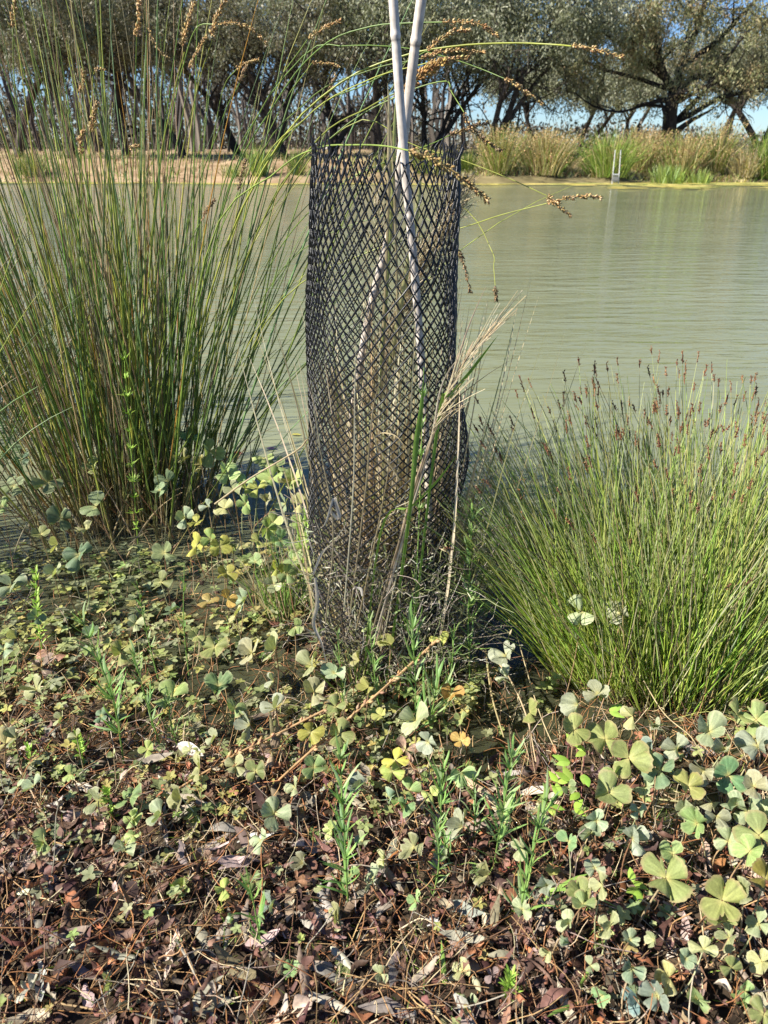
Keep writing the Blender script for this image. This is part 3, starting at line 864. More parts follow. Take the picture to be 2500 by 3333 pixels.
# ------------------------------------------------------------------ black plastic mesh guard
rng = np.random.default_rng(104)
gzs = [0, .1, .2, .36, .50, .61, .76, 1.0, 1.15, 1.25]
grs = [.170, .168, .166, .165, .178, .186, .180, .168, .160, .150]
gxs = [.008, .006, -.004, -.012, -.006, 0, 0, -.002, .004, .008]
GC = np.array([0, 1.58, -.03])


def guard_pt(z, th):
    r = np.interp(z, gzs, grs); cx = np.interp(z, gzs, gxs)
    # soft dents of the worn plastic
    r = r + .009 * np.sin(2 * th + 1 + z * 3) + .006 * np.sin(3 * th - z * 7) + .003 * np.sin(5 * th + z * 13)
    r = r - .012 * np.exp(-((np.cos(th) - 1) / .25) ** 2 - ((z - .82) / .09) ** 2) + .004 * np.exp(-((np.cos(th) - 1) / .3) ** 2 - ((z - .6) / .08) ** 2)
    return np.stack([cx + r * np.cos(th), GC[1] + r * np.sin(th), z - .03 + .012 * np.sin(th * 2 + .5) * z], -1)


NS = 54
zrow = [0.0]
while zrow[-1] < 1.25:
    z = zrow[-1]
    zrow.append(z + np.interp(z, [0, .5, .8, 1.0, 1.25], [.0100, .0103, .0112, .0155, .021]))
zrow = np.array(zrow); NR = len(zrow)
guard = thing("tree_guard", GC, "black plastic diamond mesh tree guard standing at the water edge", "tree guard")
m = MB()
for sgn in (1, -1):
    j = np.arange(NR)
    skew = np.cumsum(np.interp(zrow, [0, .6, 1.25], [.95, 1.0, 1.0]))
    idx = np.arange(NS)[:, None]
    th = 2 * np.pi / NS * (idx + sgn * skew[None] / 2 + .25)
    # two points per row step keep the strands wavy at the knots
    tt = np.linspace(0, NR - 1, (NR - 1) * 2 + 1)
    z2 = np.interp(tt, j, zrow)
    th2 = np.stack([np.interp(tt, j, row) for row in th])
    th2 = th2 + .035 * vnoise(np.cos(th2) * 2 + 5, z2[None] * 6 + np.sin(th2) * 2, 1.3, 31) + .012 * vnoise(np.cos(th2) * 9, z2[None] * 14 + np.sin(th2) * 9, 1, 37)
    P = guard_pt(z2[None] + th2 * 0, th2)
    wob = .0007 * np.cos(np.pi * tt)[None, :, None] * sgn
    rad = P - np.array([0, GC[1], 0]); rad[..., 2] = 0
    P = P + unit(rad) * (wob + .0006 * sgn)
    rr = np.full(P.shape[:2], .00145) * (1 + .25 * np.abs(np.cos(np.pi * tt))[None]) * (1 + .15 * rng.normal(size=(NS, 1)))
    V, q = tubes(P, rr, 4)
    m.add(V, q, c=(.011, .012, .015))
# split tips of the cut rim
th = 2 * np.pi / NS * (np.arange(NS) * 1.0 + rng.normal(size=NS) * .05)
P0 = guard_pt(np.full(NS, zrow[-1]), th + 2 * np.pi / NS * ((skew[-1] / 2 + .25) % 1)); P1 = P0 + np.stack([rng.normal(size=NS) * .005 + .004, rng.normal(size=NS) * .003, rng.uniform(.004, .026, NS)], 1)
V, q = tubes(np.stack([P0, (P0 + P1) / 2, P1], 1), np.tile([.0016, .0016, .0012], (NS, 1)), 4); m.add(V, q, c=(.012, .013, .017))
m.build("plastic_mesh", M_PLASTIC, guard, loc=GC)


# ------------------------------------------------------------------ bamboo stakes
def stake(pix_pts, ys_, r0, r1, nodes, label, top_ext, col):
    pts = [PY(u, v, y) for (u, v), y in zip(pix_pts, ys_)]
    d = unit(pts[0] - pts[1]); pts = [pts[0] + d * top_ext] + pts
    d = unit(pts[-1] - pts[-2]); e = pts[-1] + d * max(0, (pts[-1][2] + .08) / -d[2]); pts.append(e)
    base = e.copy()
    P = spline(pts, 160); n = 160
    s = np.concatenate([[0], np.cumsum(np.linalg.norm(np.diff(P, axis=0), axis=1))])
    rr = np.interp(s, [0, s[-1]], [r0, r1])
    c = np.tile(np.array(col, float), (n, 1))
    for nd in nodes:
        k = np.exp(-((s - nd) / .006) ** 2)
        rr = rr * (1 + .22 * k)
        c = c * (1 + .15 * k[:, None]) * (1 - .6 * np.exp(-((s - nd - .007) / .003) ** 2))[:, None]
    # resample around the nodes so that the rings show
    ss = np.unique(np.concatenate([s] + [nd + np.linspace(-.02, .02, 17) for nd in nodes if nd < s[-1]]).clip(0, s[-1]))
    P = np.stack([np.interp(ss, s, P[:, i]) for i in range(3)], 1)
    rr = np.interp(ss, [0, s[-1]], [r0, r1]); c = np.tile(np.array(col, float), (len(ss), 1))
    for nd in nodes:
        rr = rr * (1 + .11 * np.exp(-((ss - nd) / .005) ** 2) - .06 * np.exp(-((ss - nd - .012) / .006) ** 2))
        c = c * (1 + .12 * np.exp(-((ss - nd) / .008) ** 2) - .55 * np.exp(-((ss - nd - .0075) / .0022) ** 2))[:, None]
    o = thing("bamboo_stake", base, label, "garden stake", "bamboo stakes in the tree guard")
    mb = MB(); V, q = tubes(P[None], rr[None], 16)
    k = len(V)
    mb.add(V, q, c=np.repeat(c, 16, axis=0))
    mb.add([P[0] + unit(P[0] - P[1]) * .001], c=(.3, .27, .23))
    mb.t.append(np.array([(k, (i + 1) % 16, i) for i in range(16)]))
    mb.build("cane", M_BAMBOO, o, loc=base)
    return o


stake([(1280, 0), (1300, 300), (1320, 560), (1342, 800), (1362, 1050), (1385, 1400), (1400, 1750)], [1.475, 1.48, 1.485, 1.49, 1.495, 1.50, 1.51], .0080, .0092,
      [.40, .695, .985, 1.22, 1.42, 1.6], "weathered pale bamboo stake nearer the camera, leaning slightly left at its top", .35, (.60, .53, .46))
stake([(1377, -40), (1350, 160), (1320, 400), (1270, 750), (1205, 1010), (1150, 1330), (1100, 1700)], [1.56, 1.57, 1.585, 1.61, 1.63, 1.66, 1.69], .0096, .0090,
      [.1, .38, .72, 1.02, 1.32, 1.55], "weathered bamboo stake behind the other, leaning right at its top", .30, (.58, .50, .42))

# ------------------------------------------------------------------ plants in and round the guard
rng = np.random.default_rng(105)


def blades(mb, B, dirs, L, W0, pal, wts, droop, fold=.35, s=9, wig=.02, stripe=None):
    n = len(B)
    P = curve(B, dirs, L, s, droop, wig=wig)
    prof = np.interp(np.linspace(0, 1, s), [0, .15, .5, .85, 1], [.6, 1, .9, .45, .05])
    V, q = ribbons(P, W0[:, None] * prof, unit(rng.normal(size=(n, 3)) * [1, .7, .1]), fold)
    mb.add(V, q, c=rep(pick(pal, n, wts, .15), s * 3))
    return P


ST = [(.62, .52, .30), (.70, .61, .41), (.48, .38, .22), (.50, .50, .25), (.30, .34, .12)]
gb = np.array([0.02, 1.58, -.02])
o = thing("dry_grass_tussock", gb, "dry straw coloured grass growing up inside the black mesh guard", "grass plant")
m = MB(); n = 420
B = gb + np.stack([rng.normal(size=n) * .065, rng.normal(size=n) * .045, np.zeros(n)], 1)
d = unit(np.stack([(B[:, 0] - gb[0]) * 1.2 + rng.normal(size=n) * .07 + .02, rng.normal(size=n) * .06, np.ones(n)], 1))
blades(m, B, d, rng.uniform(.35, 1.05, n), rng.uniform(.0018, .0042, n), ST, [4, 5, 2, .9, .8], rng.uniform(0, .08, n), wig=.012)
m.build("blades", M_DRY, o, loc=gb)
# tall pale blades beside the stake
for pts, w_ in (([(1240, 1300), (1262, 800), (1268, 400), (1262, 270)], .0045), ([(1235, 1300), (1275, 700), (1285, 420), (1290, 300)], .004), ([(1300, 1300), (1290, 800), (1275, 450), (1245, 300)], .003), ([(1270, 1200), (1340, 800), (1365, 640), (1370, 575)], .006)):
    P = spline([PY(u, v, 1.57) for u, v in pts], 20)[None]
    mb = MB(); V, q = ribbons(P, w_ * np.interp(np.linspace(0, 1, 20), [0, .6, 1], [1, .9, .1])[None], np.array([[1., .3, 0]]), .5)
    mb.add(V, q, c=np.array([(.56, .54, .24), (.6, .5, .28), (.45, .48, .17)])[rng.integers(3)]); mb.build("tall_blade", M_DRY, o, loc=gb)
for pts, nn in (([(1500, 620), (1450, 740), (1370, 880), (1290, 1060), (1240, 1250)], 900), ([(1360, 820), (1330, 950), (1240, 1150), (1180, 1350)], 900), ([(1090, 1250), (1110, 1400), (1150, 1560)], 500), ([(1230, 560), (1215, 800), (1190, 1050)], 80)):
    sp_ = spline([PY(u, v, 1.62) for u, v in pts], 30)
    i = rng.integers(0, 29, nn); T = unit(sp_[0] - sp_[-1])
    C = sp_[i] + rng.normal(size=(nn, 3)) * .010
    dd = unit(T + rng.normal(size=(nn, 3)) * .35)
    P = curve(C, dd, rng.uniform(.02, .06, nn), 4, .1)
    V, q = tubes(P, np.full((nn, 4), .0007) * [1, 1, .8, .4], 3)
    mb = MB(); mb.add(V, q, c=rep(pick([(.60, .53, .36), (.50, .41, .24), (.68, .63, .48)], nn), 12)); mb.build("feathery_plume", M_DRY, o, loc=gb)

# tangled shrub round the foot of the guard
cb = np.array([.04, 1.50, -.02])
o = thing("tangled_shrub", cb, "tangled shrub of fine grey twigs and small leaves at the foot of the guard", "shrub")
m = MB(); n = 2000
a_ = rng.random(n) * 2 * np.pi; r_ = .20 * np.sqrt(rng.random(n))
B = cb + np.stack([np.cos(a_) * r_ + .01, np.sin(a_) * r_ * .8 + .04, rng.random(n) ** 1.5 * .42], 1)
d = unit(np.stack([(B[:, 0] - cb[0]) * 1.3 + rng.normal(size=n) * .45, rng.normal(size=n) * .45, .35 + rng.random(n)], 1))
P = curve(B, d, rng.uniform(.05, .22, n), 8, rng.uniform(-.1, .4, n), wig=.07)
P[:, 1:-1] += rng.normal(size=(n, 6, 3)) * .003
V, q = tubes(P, np.full((n, 8), .0008) * rng.uniform(.6, 1.5, (n, 1)), 3)
m.add(V, q, c=rep(pick([(.30, .26, .21), (.42, .38, .33), (.16, .13, .10), (.20, .22, .10)], n, [4, 2, 3, 2]), 24)); m.build("twigs", M_TWIG, o, loc=cb)
m = MB(); n = 4200
idx = rng.integers(0, len(P), n); C = P[idx, rng.integers(2, 8, n)] + rng.normal(size=(n, 3)) * .006
d = unit(rng.normal(size=(n, 3)) + [0, 0, .3])
Q = curve(C, d, rng.uniform(.008, .026, n), 4, .2)
V, q = ribbons(Q, np.array([.3, 1, .8, .1]) * rng.uniform(.0008, .0024, (n, 1)), unit(rng.normal(size=(n, 3))), .3)
m.add(V, q, c=rep(pick([(.20, .24, .08), (.30, .30, .15), (.45, .40, .24), (.13, .17, .06), (.5, .48, .36)], n), 12)); m.build("foliage", M_HERB, o, loc=cb)


def stalkline(name, label, cat, pts, ys_, r0, r1, col, mat, seedw=0, group=None, seedpal=None, n=40, part="stalk"):
    W_ = [PY(u, v, y) if y is not None else PZ(u, v, .03) for (u, v), y in zip(pts, ys_)]
    P = spline(W_, n)
    o = thing(name, W_[0], label, cat, group)
    mb = MB(); V, q = tubes(P[None], np.linspace(r0, r1, n)[None], 6); mb.add(V, q, c=col); mb.build(part, mat, o, loc=W_[0])
    if seedw:
        mb = MB(); head_mesh(mb, [P[int(n * .45)], P[int(n * .7)], P[-1]], 46, .016, .0022, seedpal or [col], False); mb.build("husks", M_DRY, o, loc=W_[0])
    return o


# tall dry grass leaning across the right front of the guard
db = PZ(1230, 2090, .0)
o = thing("leaning_dry_grass", db, "straw coloured grass stalks fanning right across the front of the guard", "grass plant")
FAN = [([(1225, 2100), (1330, 1650), (1440, 1330), (1520, 1080), (1582, 932)], .0032), ([(1235, 2080), (1340, 1620), (1450, 1350), (1560, 1240), (1690, 1155)], .0022), ([(1220, 2080), (1300, 1800), (1400, 1450), (1440, 1250), (1520, 1130)], .0028),
       ([(1200, 2100), (1290, 1800), (1390, 1480), (1460, 1300)], .003), ([(1240, 2120), (1350, 1600), (1420, 1380), (1490, 1200), (1500, 970)], .0018), ([(1120, 1990), (1150, 1600), (1155, 1300), (1160, 1100)], .0018),
       ([(1140, 2000), (1190, 1600), (1215, 1330), (1260, 1180)], .0018), ([(1160, 2050), (1230, 1720), (1285, 1420)], .0020), ([(1060, 2030), (1085, 1740), (1050, 1500), (1000, 1330)], .0018), ([(1300, 1560), (1220, 1430), (1290, 1420), (1350, 1520)], .0016)]
for pts, w_ in FAN:
    k = len(pts); W_ = [PY(u, v, 1.385 - .03 * i / k) for i, (u, v) in enumerate(pts)]
    P = spline(W_, 26)
    mb = MB(); V, q = ribbons(P[None], (w_ * np.interp(np.linspace(0, 1, 26), [0, .5, 1], [1, .9, .12]))[None], np.array([[1., .2, .2]]), .6); mb.add(V, q, c=pick(ST[:3], 1)[0]); mb.build("blade", M_DRY, o, loc=db)
mb = MB(); n = 70
sp_ = spline([PY(u, v, 1.36) for u, v in [(1400, 1420), (1450, 1290), (1520, 1170), (1600, 1090)]], 20)
C = sp_[rng.integers(0, 19, n)]; P = curve(C, unit(unit(sp_[-1] - sp_[5]) + rng.normal(size=(n, 3)) * .16), rng.uniform(.04, .12, n), 5, .1)
V, q = tubes(P, np.full((n, 5), .0006), 3); mb.add(V, q, c=rep(pick([(.66, .58, .40), (.55, .45, .28)], n), 15)); mb.build("seed_plume", M_DRY, o, loc=db)
gbp = PZ(1290, 2080, 0)
for lab, pts, w_ in (("green grass blade standing upright before the right stake", [(1330, 1700), (1355, 1450), (1372, 1330), (1378, 1235)], .006),
                     ("green grass blade slanting right across the edge of the guard", [(1425, 1390), (1470, 1290), (1540, 1200), (1622, 1090)], .005),
                     ("narrow green grass blade bending right near the foot of the stakes", [(1240, 1730), (1340, 1650), (1420, 1570), (1490, 1480)], .0035)):
    W_ = [PY(u, v, 1.37) for u, v in pts]; W_ = [np.array([W_[0][0] - .05, 1.42, -.01])] + W_
    P = spline(W_, 22); o = thing("wide_grass", W_[0], lab, "grass blade", "green grass blades at the guard")
    mb = MB(); V, q = ribbons(P[None], (w_ * np.interp(np.linspace(0, 1, 22), [0, .5, .8, 1], [.4, 1, .7, .03]))[None], np.array([[1., .3, .1]]), .35); mb.add(V, q, c=(.20, .34, .06)); mb.build("blade", M_HERB, o, loc=W_[0])

# curled pale strips of dead grass at the guard's left foot
for k, (lab, pts, w_) in enumerate((("long white papery grass strip hanging down the left foot of the guard", [(1025, 1880), (1032, 1960), (1020, 2030), (1045, 2090), (1060, 2150)], .0055),
                     ("pale curled grass strip hooked over at the left side of the guard", [(1075, 1665), (1105, 1690), (1098, 1650), (1085, 1622), (1060, 1700), (1040, 1720)], .0045),
                     ("pale curled grass leaf arching above the left foot of the guard", [(1020, 1870), (1050, 1800), (1090, 1760), (1130, 1700)], .0035),
                     ("small cream curled grass tip in front of the guard's middle", [(1180, 1940), (1175, 1918), (1158, 1912), (1148, 1920)], .0035))):
    W_ = [PY(u, v, 1.375 + .01 * math.sin(i)) for i, (u, v) in enumerate(pts)]; P = spline(W_, 26)
    o = thing("curled_strip", W_[0], lab, "dead grass", "curled strips of dead grass")
    mb = MB(); V, q = ribbons(P[None], (w_ * np.interp(np.linspace(0, 1, 26), [0, .3, 1], [.6, 1, .2]))[None], np.array([[1., .5, .3]]), .4); mb.add(V, q, c=(.62, .57, .50)); mb.build("strip", M_DRY, o, loc=W_[0])

# grass tufts left of the guard and in its foreground
TUFTS = [  # u, v base, z, n, height, pal, label
    (935, 2010, 90, .36, [(.56, .50, .28), (.22, .34, .07), (.62, .52, .30), (.16, .27, .06)], "tuft of straw and green grass touching the left side of the guard"),
    (880, 1960, 60, .22, [(.62, .55, .36), (.55, .46, .27), (.3, .36, .12)], "low feathery straw tuft left of the guard's foot"),
    (1180, 2240, 70, .20, [(.18, .28, .06), (.4, .36, .18), (.10, .16, .04)], "dark green grass tuft at the front foot of the guard"),
    (1400, 2200, 60, .22, [(.20, .30, .08), (.36, .30, .16), (.28, .34, .12)], "grey-green grass tuft at the right front foot of the guard"),
    (2300, 2520, 130, .14, [(.5, .44, .24), (.32, .36, .10), (.6, .52, .32)], "straw mat of fallen rush stems under the bright rush"),
]
for u, v, n, h, pal, lab in TUFTS:
    p = PZ(u, v, 0); o = thing("grass_tuft", p, lab, "grass tuft")
    B = p + np.stack([rng.normal(size=n) * .035, rng.normal(size=n) * .03, np.full(n, -.02)], 1)
    d = unit(np.stack([rng.normal(size=n) * .28, rng.normal(size=n) * .2, np.ones(n)], 1))
    if "mat" in lab: d = unit(np.stack([rng.normal(size=n), rng.normal(size=n) * .4, np.full(n, .25)], 1)); B[:, 0] += rng.normal(size=n) * .12
    m = MB(); blades(m, B, d, rng.uniform(.5, 1.05, n) * h, rng.uniform(.001, .0026, n), pal, None, rng.uniform(0, .4, n)); m.build("blades", M_DRY, o, loc=p)

# long tan grass stalks lying across the foreground
TAN = (.55, .36, .18)
stalkline("grass_stalk", "long tan grass stalk slanting up to the foot of the guard, the longer of two", "grass stalk",
          [(520, 2900), (700, 2735), (950, 2500), (1110, 2360), (1250, 2240), (1425, 2082)], [.93, 1.0, 1.08, 1.14, 1.2, 1.27], .0022, .0030, TAN, M_DRY, 1, "slanting tan grass stalks", [(.55, .36, .18), (.62, .43, .24)])
stalkline("grass_stalk", "shorter tan grass stalk ending left of the guard's foot, below the other slanting stalk", "grass stalk",
          [(330, 2750), (560, 2580), (760, 2460), (900, 2390), (1062, 2308)], [.95, 1.03, 1.08, 1.12, 1.16], .0020, .0026, TAN, M_DRY, 1, "slanting tan grass stalks", [(.55, .36, .18), (.62, .43, .24)])
TW = [([(1460, 2068), (1560, 2110), (1640, 2180), (1710, 2320), (1745, 2480)], .0026, (.56, .44, .27), "pale bent stalk leading from the guard to the silvery frond at right"),
      ([(1580, 2110), (1600, 2260), (1640, 2400)], .0028, (.46, .38, .20), "short thick straw stem standing in dark water right of the guard"),
      ([(0, 2630), (60, 2680), (150, 2730), (250, 2760), (345, 2792)], .0022, (.52, .36, .18), "tan twig lying across the litter at the left edge"),
      ([(60, 2500), (110, 2590), (145, 2665), (150, 2720)], .0018, (.58, .47, .32), "thin pale stem standing at the left edge above the tan twig"),
      ([(0, 3235), (100, 3250), (220, 3270), (330, 3290)], .0022, (.55, .40, .22), "tan twig lying along the bottom left corner"),
      ([(1560, 3240), (1750, 3130), (1950, 3000), (2080, 2900)], .0022, (.46, .28, .12), "long brown twig slanting up through the litter at bottom right"),
      ([(10, 3140), (60, 3220), (120, 3290)], .002, (.50, .30, .13), "short orange twig in the bottom left corner"),
      ([(240, 2770), (400, 2720), (520, 2660)], .0018, (.56, .42, .24), "fine straw stem beside the left tan twig"),
      ([(2250, 2900), (2400, 2830), (2500, 2790)], .0018, (.52, .36, .2), "fine reddish stem behind the large right fronds"),
      ([(700, 1640), (810, 1560), (960, 1470), (1000, 1430)], .0026, (.50, .42, .27), "dry blade slanting up to the left edge of the guard"),
      ([(1680, 2060), (1760, 2330), (1850, 2520), (1900, 2620)], .0014, (.6, .5, .3), "thin straw fallen against the left foot of the rush"),
      ([(2080, 2190), (2160, 2320), (2250, 2400), (2290, 2480)], .0014, (.6, .5, .3), "thin straw crossing the lower middle of the rush")]
for pts, r_, c_, lab in TW:
    ys_ = [max(PZ(u, v, .05 if v > 2400 else .1)[1], .6) for u, v in pts]
    if "guard" in lab and "dry blade" in lab: ys_ = [1.75, 1.65, 1.5, 1.42]
    stalkline("fallen_stalk", lab, "plant stalk", pts, ys_, r_ * 1.05, r_ * .6, c_, M_DRY, group="single dry stalks")

# ------------------------------------------------------------------ litter on the near bank
rng = np.random.default_rng(106)


def land(x, y, zmin=-.012):
    return gz(x, y) > zmin


def dead_leaves(mb, C, L, W0, pal, wts, curl, lie=1.0):
    n = len(C); s = 5
    ang = rng.random(n) * 2 * np.pi
    d = np.stack([np.cos(ang), np.sin(ang), rng.normal(size=n) * .45 * lie], 1); d = unit(d)
    side = unit(np.cross(d, unit(np.array([0, 0, 1]) + rng.normal(size=(n, 3)) * .5 * lie)))
    nrm = np.cross(side, d)
    t = np.linspace(0, 1, s)[None, :, None]
    cu = (rng.normal(size=(n, 1, 1)) * curl)
    P = C[:, None] + d[:, None] * L[:, None, None] * (t - .5) + nrm[:, None] * cu * L[:, None, None] * (4 * (t - .5) ** 2)
    P = P + rng.normal(size=(n, s, 3)) * L[:, None, None] * .04
    wv = W0[:, None] * np.array([.18, .85, 1, .8, .08])
    V, q = ribbons(P, wv, side, .35)
    V = V.reshape(n, s, 3, 3); V[:, :, 1] -= 0; fz = rng.normal(size=(n, 1, 1)) * .6
    V[:, :, 0] += nrm[:, None] * wv[..., None] * fz; V[:, :, 2] += nrm[:, None] * wv[..., None] * fz * rng.uniform(-.3, 1, (n, 1, 1))
    mb.add(V.reshape(-1, 3), q, c=rep(pick(pal, n, wts, .25), s * 3))


def scatter(n, x0, x1, y0, y1, zmin=-.012, dens=None):
    X = rng.uniform(x0, x1, n * 3); Y = rng.uniform(y0, y1, n * 3)
    k = land(X, Y, zmin)
    if dens is not None: k &= rng.random(n * 3) < dens(X, Y)
    X, Y = X[k][:n], Y[k][:n]
    return X, Y, gz(X, Y)


fade = lambda X, Y: np.clip((1.35 - Y) / .4, .22, 1)
m = MB()
X, Y, Z = scatter(4200, -1.25, 1.1, .25, 1.95, -.02, lambda X, Y: fade(X, Y) * (.45 + .55 * (vnoise(X, Y, 9, 41) > -.2)))
n = len(X); C = np.stack([X, Y, Z + rng.uniform(.0, .038, n)], 1)
dead_leaves(m, C, np.clip(.024 * np.exp(rng.normal(size=n) * .5), .007, .07), np.clip(.0055 * np.exp(rng.normal(size=n) * .5), .0015, .016), [(.11, .055, .042), (.16, .09, .065), (.30, .235, .165), (.06, .033, .025), (.24, .10, .045), (.38, .32, .25)], [4, 3, 1.2, 3.5, 1.3, .8], .55)
X, Y, Z = scatter(420, -1.1, 1.1, .25, 1.3, -.005, fade)
n = len(X); C = np.stack([X, Y, Z + rng.uniform(.008, .03, n)], 1)
dead_leaves(m, C, rng.uniform(.05, .095, n), rng.uniform(.006, .011, n), [(.36, .31, .25), (.28, .23, .18), (.22, .16, .11)], [3, 3, 2], .12, .5)
nc = 900; X, Y, Z = scatter(nc, -1.2, 1.1, .3, 1.6, -.01, lambda X, Y: fade(X, Y) * (.3 + .7 * (vnoise(X, Y, 7, 43) > -.1)))
nc = len(X); kk = 4; N_ = nc * kk; ci = np.repeat(np.arange(nc), kk)
C = np.stack([X, Y, Z + rng.uniform(.008, .045, nc)], 1)[ci]
nr = unit(np.array([0, 0, 1.]) + rng.normal(size=(nc, 3)) * .7)[ci]
a1 = unit(np.cross(nr, rng.normal(size=(nc, 3))[ci])); a2 = np.cross(nr, a1)
an = np.tile(np.arange(kk) * np.pi / 2, nc) + rng.normal(size=N_) * .35
yd = a1 * np.cos(an)[:, None] + a2 * np.sin(an)[:, None]; xd = -a1 * np.sin(an)[:, None] + a2 * np.cos(an)[:, None]
Rl = (rng.uniform(.010, .023, nc))[ci][:, None, None] * rng.uniform(.8, 1.15, (N_, 1, 1))
S_, T_ = np.meshgrid(np.linspace(-1, 1, 6), np.linspace(.03, 1, 6)); S_, T_ = S_[None], T_[None]
kap = rng.uniform(-1.2, 2.6, (N_, 1, 1)); kap = np.where(np.abs(kap) < .15, .15, kap)
half = rng.uniform(.35, .75, (N_, 1, 1)); ed = 1 - .3 * np.abs(S_) ** 2.4
ra = np.sin(kap * T_) / kap * ed; zz = (1 - np.cos(kap * T_)) / kap * ed
fold = rng.uniform(-.5, 1.3, (N_, 1, 1))
lx = ra * np.sin(S_ * half) * Rl; ly = ra * np.cos(S_ * half) * Rl; lz = (zz + fold * S_ ** 2 * T_ * .35 + rng.normal(size=(N_, 6, 6)) * .03) * Rl
V = C[:, None, None] + xd[:, None, None] * lx[..., None] + yd[:, None, None] * ly[..., None] + nr[:, None, None] * lz[..., None]
i_ = (np.arange(5)[:, None] * 6 + np.arange(5)[None]).reshape(-1)
qq = (np.stack([i_, i_ + 1, i_ + 7, i_ + 6], -1)[None] + np.arange(N_)[:, None, None] * 36).reshape(-1, 4)
cl = pick([(.15, .075, .055), (.21, .115, .08), (.10, .05, .042), (.27, .13, .065), (.25, .19, .15), (.30, .25, .21)], nc, [4, 3, 3, 1.5, 1.5, 1], .2)[ci]
m.add(V.reshape(-1, 3), qq, c=rep(cl, 36))
tag(m.build("leaf_litter", M_DEAD), "brown and grey fallen leaves covering the near bank", kind="stuff")

m = MB()
X, Y, Z = scatter(9500, -1.25, 1.15, .25, 2.0, -.06, lambda X, Y: np.clip((2.1 - Y) / .9, .15, 1))
n = len(X); C = np.stack([X, Y, Z + rng.uniform(.0, .03, n)], 1)
d = unit(np.stack([rng.normal(size=n), rng.normal(size=n), np.abs(rng.normal(size=n)) * rng.choice([.15, 1.8], n, p=[.5, .5])], 1))
P = curve(C, d, rng.uniform(.03, .13, n), 6, rng.uniform(0, .5, n), wig=.06)
V, q = tubes(P, np.full((n, 6), .0007) * rng.uniform(.6, 1.7, (n, 1)), 3)
m.add(V, q, c=rep(pick([(.30, .14, .06), (.40, .25, .12), (.16, .09, .055), (.54, .43, .27), (.30, .25, .20)], n, [4, 2.5, 4, 2, 2]), 18))
tag(m.build("fallen_twigs", M_TWIG), "fine reddish twigs and dead stalks over the bank", kind="stuff")

# tiny ground plants between the litter
m = MB()
X, Y, Z = scatter(2600, -1.4, 1.1, .3, 2.1, -.045, lambda X, Y: np.maximum((.12 + .6 * (vnoise(X, Y, 5, 9) > .1)) * np.clip((Y - .55) / .6, .15, 1), .28 * ((Y > 1.35) & (X < .05)) * (vnoise(X, Y, 4, 29) > -.2)))
n = len(X); k = 5
ci = np.repeat(np.arange(n), k)
C = np.stack([X, Y, np.maximum(Z, 0) + rng.uniform(.004, .05, n)], 1)[ci]
ang = rng.random(n)[ci] * 6.28 + np.tile(np.arange(k), n) * 2 * np.pi / k
d = unit(np.stack([np.cos(ang), np.sin(ang), rng.normal(size=n * k) * .4 + .35], 1))
L = (rng.uniform(.006, .015, n) * np.where(Y > 1.3, 1.35, 1))[ci]
P = curve(C, d, L, 4, .3)
V, q = ribbons(P, np.array([.2, .9, 1, .45]) * (L * .36)[:, None], unit(np.cross(d, [0, 0, 1])), -.2)
m.add(V, q, c=rep(pick([(.32, .34, .15), (.22, .27, .09), (.38, .36, .12), (.26, .28, .15)], n, None, .2)[ci], 12))
tag(m.build("ground_cover", M_LEAF), "tiny pale green seedlings among the litter", kind="stuff")
m = MB()
X, Y, Z = scatter(1300, -1.1, 1.1, .3, 1.6, -.02, lambda X, Y: .2 + .8 * (vnoise(X, Y, 4, 19) > .1))
n = len(X); B = np.stack([X, Y, Z - .003], 1)
d = unit(np.stack([rng.normal(size=n) * .6, rng.normal(size=n) * .6, np.ones(n)], 1))
blades(m, B, d, rng.uniform(.015, .06, n), rng.uniform(.0006, .0013, n), [(.20, .32, .06), (.28, .38, .08), (.45, .42, .2)], [3, 3, 1.5], rng.uniform(0, .4, n), s=5)
tag(m.build("short_grass", M_HERB), "fine green grass shoots scattered through the litter", kind="stuff")

# thin submerged stems in the shallow water at the left and centre
m = MB()
X, Y, Z = scatter(900, -1.6, .7, 1.2, 2.9, -.2)
n = len(X); C = np.stack([X, Y, np.maximum(Z, -.04)], 1)
d = unit(np.stack([rng.normal(size=n) * .7, rng.normal(size=n) * .6, np.abs(rng.normal(size=n)) * 1.2 + .15], 1))
P = curve(C, d, rng.uniform(.04, .20, n), 6, rng.uniform(0, .6, n), wig=.05)
V, q = tubes(P, np.full((n, 6), .0009) * rng.uniform(.6, 1.6, (n, 1)), 3)
m.add(V, q, c=rep(pick([(.30, .17, .08), (.42, .29, .15), (.22, .17, .08), (.36, .36, .12)], n, [3, 3, 3, 1.5]), 18))
tag(m.build("water_stems", M_TWIG), "thin brown stems rising from the shallow water", kind="stuff")

